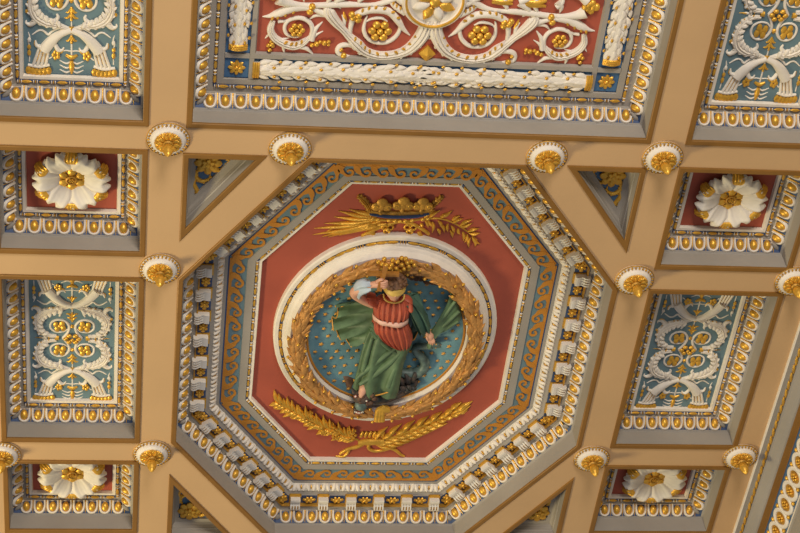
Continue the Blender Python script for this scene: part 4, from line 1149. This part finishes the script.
    for a, b, w in (((431, 337), (455, 300), .020), ((432, 339), (459, 310), .022), ((433, 340), (458, 320), .016)):
        stroke(dr, [tuple(A3(*a, .19)[:2]) + (.010,), tuple(A3((a[0]+b[0])/2, (a[1]+b[1])/2+1, .21)[:2]) + (w,), tuple(A3(*b, .23)[:2]) + (w*.8,)], .02, 'green', -0.147)
    o = A3(430, 340, .19); solo('drapery', dr, 'green drapery streaming from the lowered hand to the wreath', 'drapery', tuple(o), angle=60)
    # ---- dark plume behind the head
    pm = MB(); rnd = random.Random(4)
    for k in range(34):
        x = 403 + 33*k/34 + rnd.uniform(-2, 2); y = 276 + 5*k/34 + rnd.uniform(-3.5, 3.5)
        a, b = A3(x, y, .27), A3(x+9, y+1.5+rnd.uniform(-1.5, 1.5), .27)
        leaf(pm, a, b, .020, .018, 'brown', -0.210+rnd.uniform(0, .01))
    for k in range(7): 
        a, b = A3(410+k*1.5, 277-k*.2, .27), A3(412+k*1.7, 271.5-rnd.uniform(0, 1.5), .27); leaf(pm, a, b, .016, .014, 'brown', -0.210)
    o = A3(420, 279, .28); solo('plume', pm, 'dark brown feathery plume on the blue dish behind the blindfolded head', 'plume', tuple(o))
    # ---- snake
    sn = MB()
    tube(sn, [tuple(A3(u, v, d)) + (q,) for u, v, d, q in ((400, 372, .27, .022), (407, 373.5, .265, .026), (415, 373.2, .262, .027), (422.5, 369.5, .262, .026), (425, 363, .262, .024), (421.5, 357, .264, .022), (416.5, 352.5, .266, .020), (415.5, 348.5, .266, .018), (420, 346.5, .262, .017), (427, 346, .255, .017), (432, 345.2, .250, .019))], 'snake', 10, 5)
    o = A3(418, 360, .27); sr = thing('snake', 'grey green snake rearing up beside the green skirt', 'snake', tuple(o))
    part('body', sn, sr, angle=70)
    hdm = MB(); p = A3(434.5, 344.6, .248); blob(hdm, p, (.030, .016, .016), 'snake', .15, 12, 8)
    tube(hdm, [tuple(A3(435, 346, .245)) + (.010,), tuple(A3(439, 346.5, .242)) + (.008,), tuple(A3(441, 347.5, .242)) + (.004,)], 'snake', 7, 3)
    for s in (-1, 1): blob(hdm, p + Vector((.006, s*.011, .010)), (.004, .004, .004), 'star')
    tube(hdm, [tuple(A3(430, 343, .24)) + (.006,), tuple(A3(433, 341, .24)) + (.004,), tuple(A3(437, 339.5, .245)) + (.002,)], 'snake', 6, 3)
    part('head', hdm, sr, angle=70)
    # ---- trampled monster
    mo = thing('monster', 'dark brown monster crouching beneath the hem of the green skirt', 'monster', tuple(A3(380, 392, .26)))
    mb = MB(); tube(mb, [tuple(A3(u, v, d)) + (q,) for u, v, d, q in ((366, 392, .235, .030), (373, 396, .245, .036), (382, 396.5, .255, .036), (392, 394, .262, .034), (402, 390, .265, .032), (411, 385, .270, .028), (416, 378, .275, .016))], 'beast', 12, 5)
    for k in range(24):
        u = 376+34*k/24; v = 396-9*(k/24)**1.4; a, b = A3(u, v+rnd.uniform(-3, 3), .23), A3(u+4, v+rnd.uniform(-4, 4), .235); leaf(mb, a, b, .018, .014, 'beast', -0.161)
    for u0, v0, u1, v1 in ((402, 384, 398, 376), (408, 382, 405, 374), (412, 380, 415, 372), (409, 388, 416, 389), (405, 380, 411, 377)):
        tube(mb, [tuple(A3(u0, v0, .255)) + (.015,), tuple(A3((u0+u1)/2+1, (v0+v1)/2, .240)) + (.013,), tuple(A3(u1, v1, .245)) + (.006,)], 'beast', 8, 3)
    part('body', mb, mo, angle=70)
    wg = MB()
    for k in range(7):
        f = k/6; a, b = A3(356-f*3, 384+f*6, .26), A3(340+f*4, 375.5+f*11, .275); leaf(wg, a, b, .030, .018, 'brown', -0.213)
    part('wing', wg, mo)
    hb = MB()
    p = A3(362.5, 397, .190); blob(hb, p, (.046, .044, .036), 'beast', 0, 14, 9)
    blob(hb, A3(361, 405, .175), (.032, .036, .026), 'snake', .2, 12, 8)
    blob(hb, A3(358.5, 410.5, .180), (.024, .022, .020), 'mouth', .2, 10, 7)
    for u, v in ((355.5, 396.5), (366.5, 401)):
        blob(hb, A3(u, v, .165), (.010, .010, .008), 'mouth', 0, 8, 5); blob(hb, A3(u, v, .155), (.005, .005, .004), 'white', 0, 7, 5)
    for u0, v0, u1, v1 in ((354, 392, 352, 388), (370, 396, 374, 392), (356, 408, 354, 414), (362, 409, 364, 414)):
        tube(hb, [tuple(A3(u0, v0, .175)) + (.012,), tuple(A3(u1, v1, .172)) + (.004,)], 'beast', 7, 3)
    for k in range(6):
        blob(hb, A3(355+k*1.6, 413.2-abs(k-2.5)*.5, .160), (.0035, .0055, .004), 'white', 0, 6, 4)
    for k in range(16):
        a = rnd.uniform(0, 2*PI); a3 = A3(365, 397, .18); q = a3 + Vector((.035*math.cos(a)+.008, .030*math.sin(a), .016)); blob(hb, q, (.014, .010, .010), 'brown', a, 7, 5)
    part('head', hb, mo, angle=70)
figure()
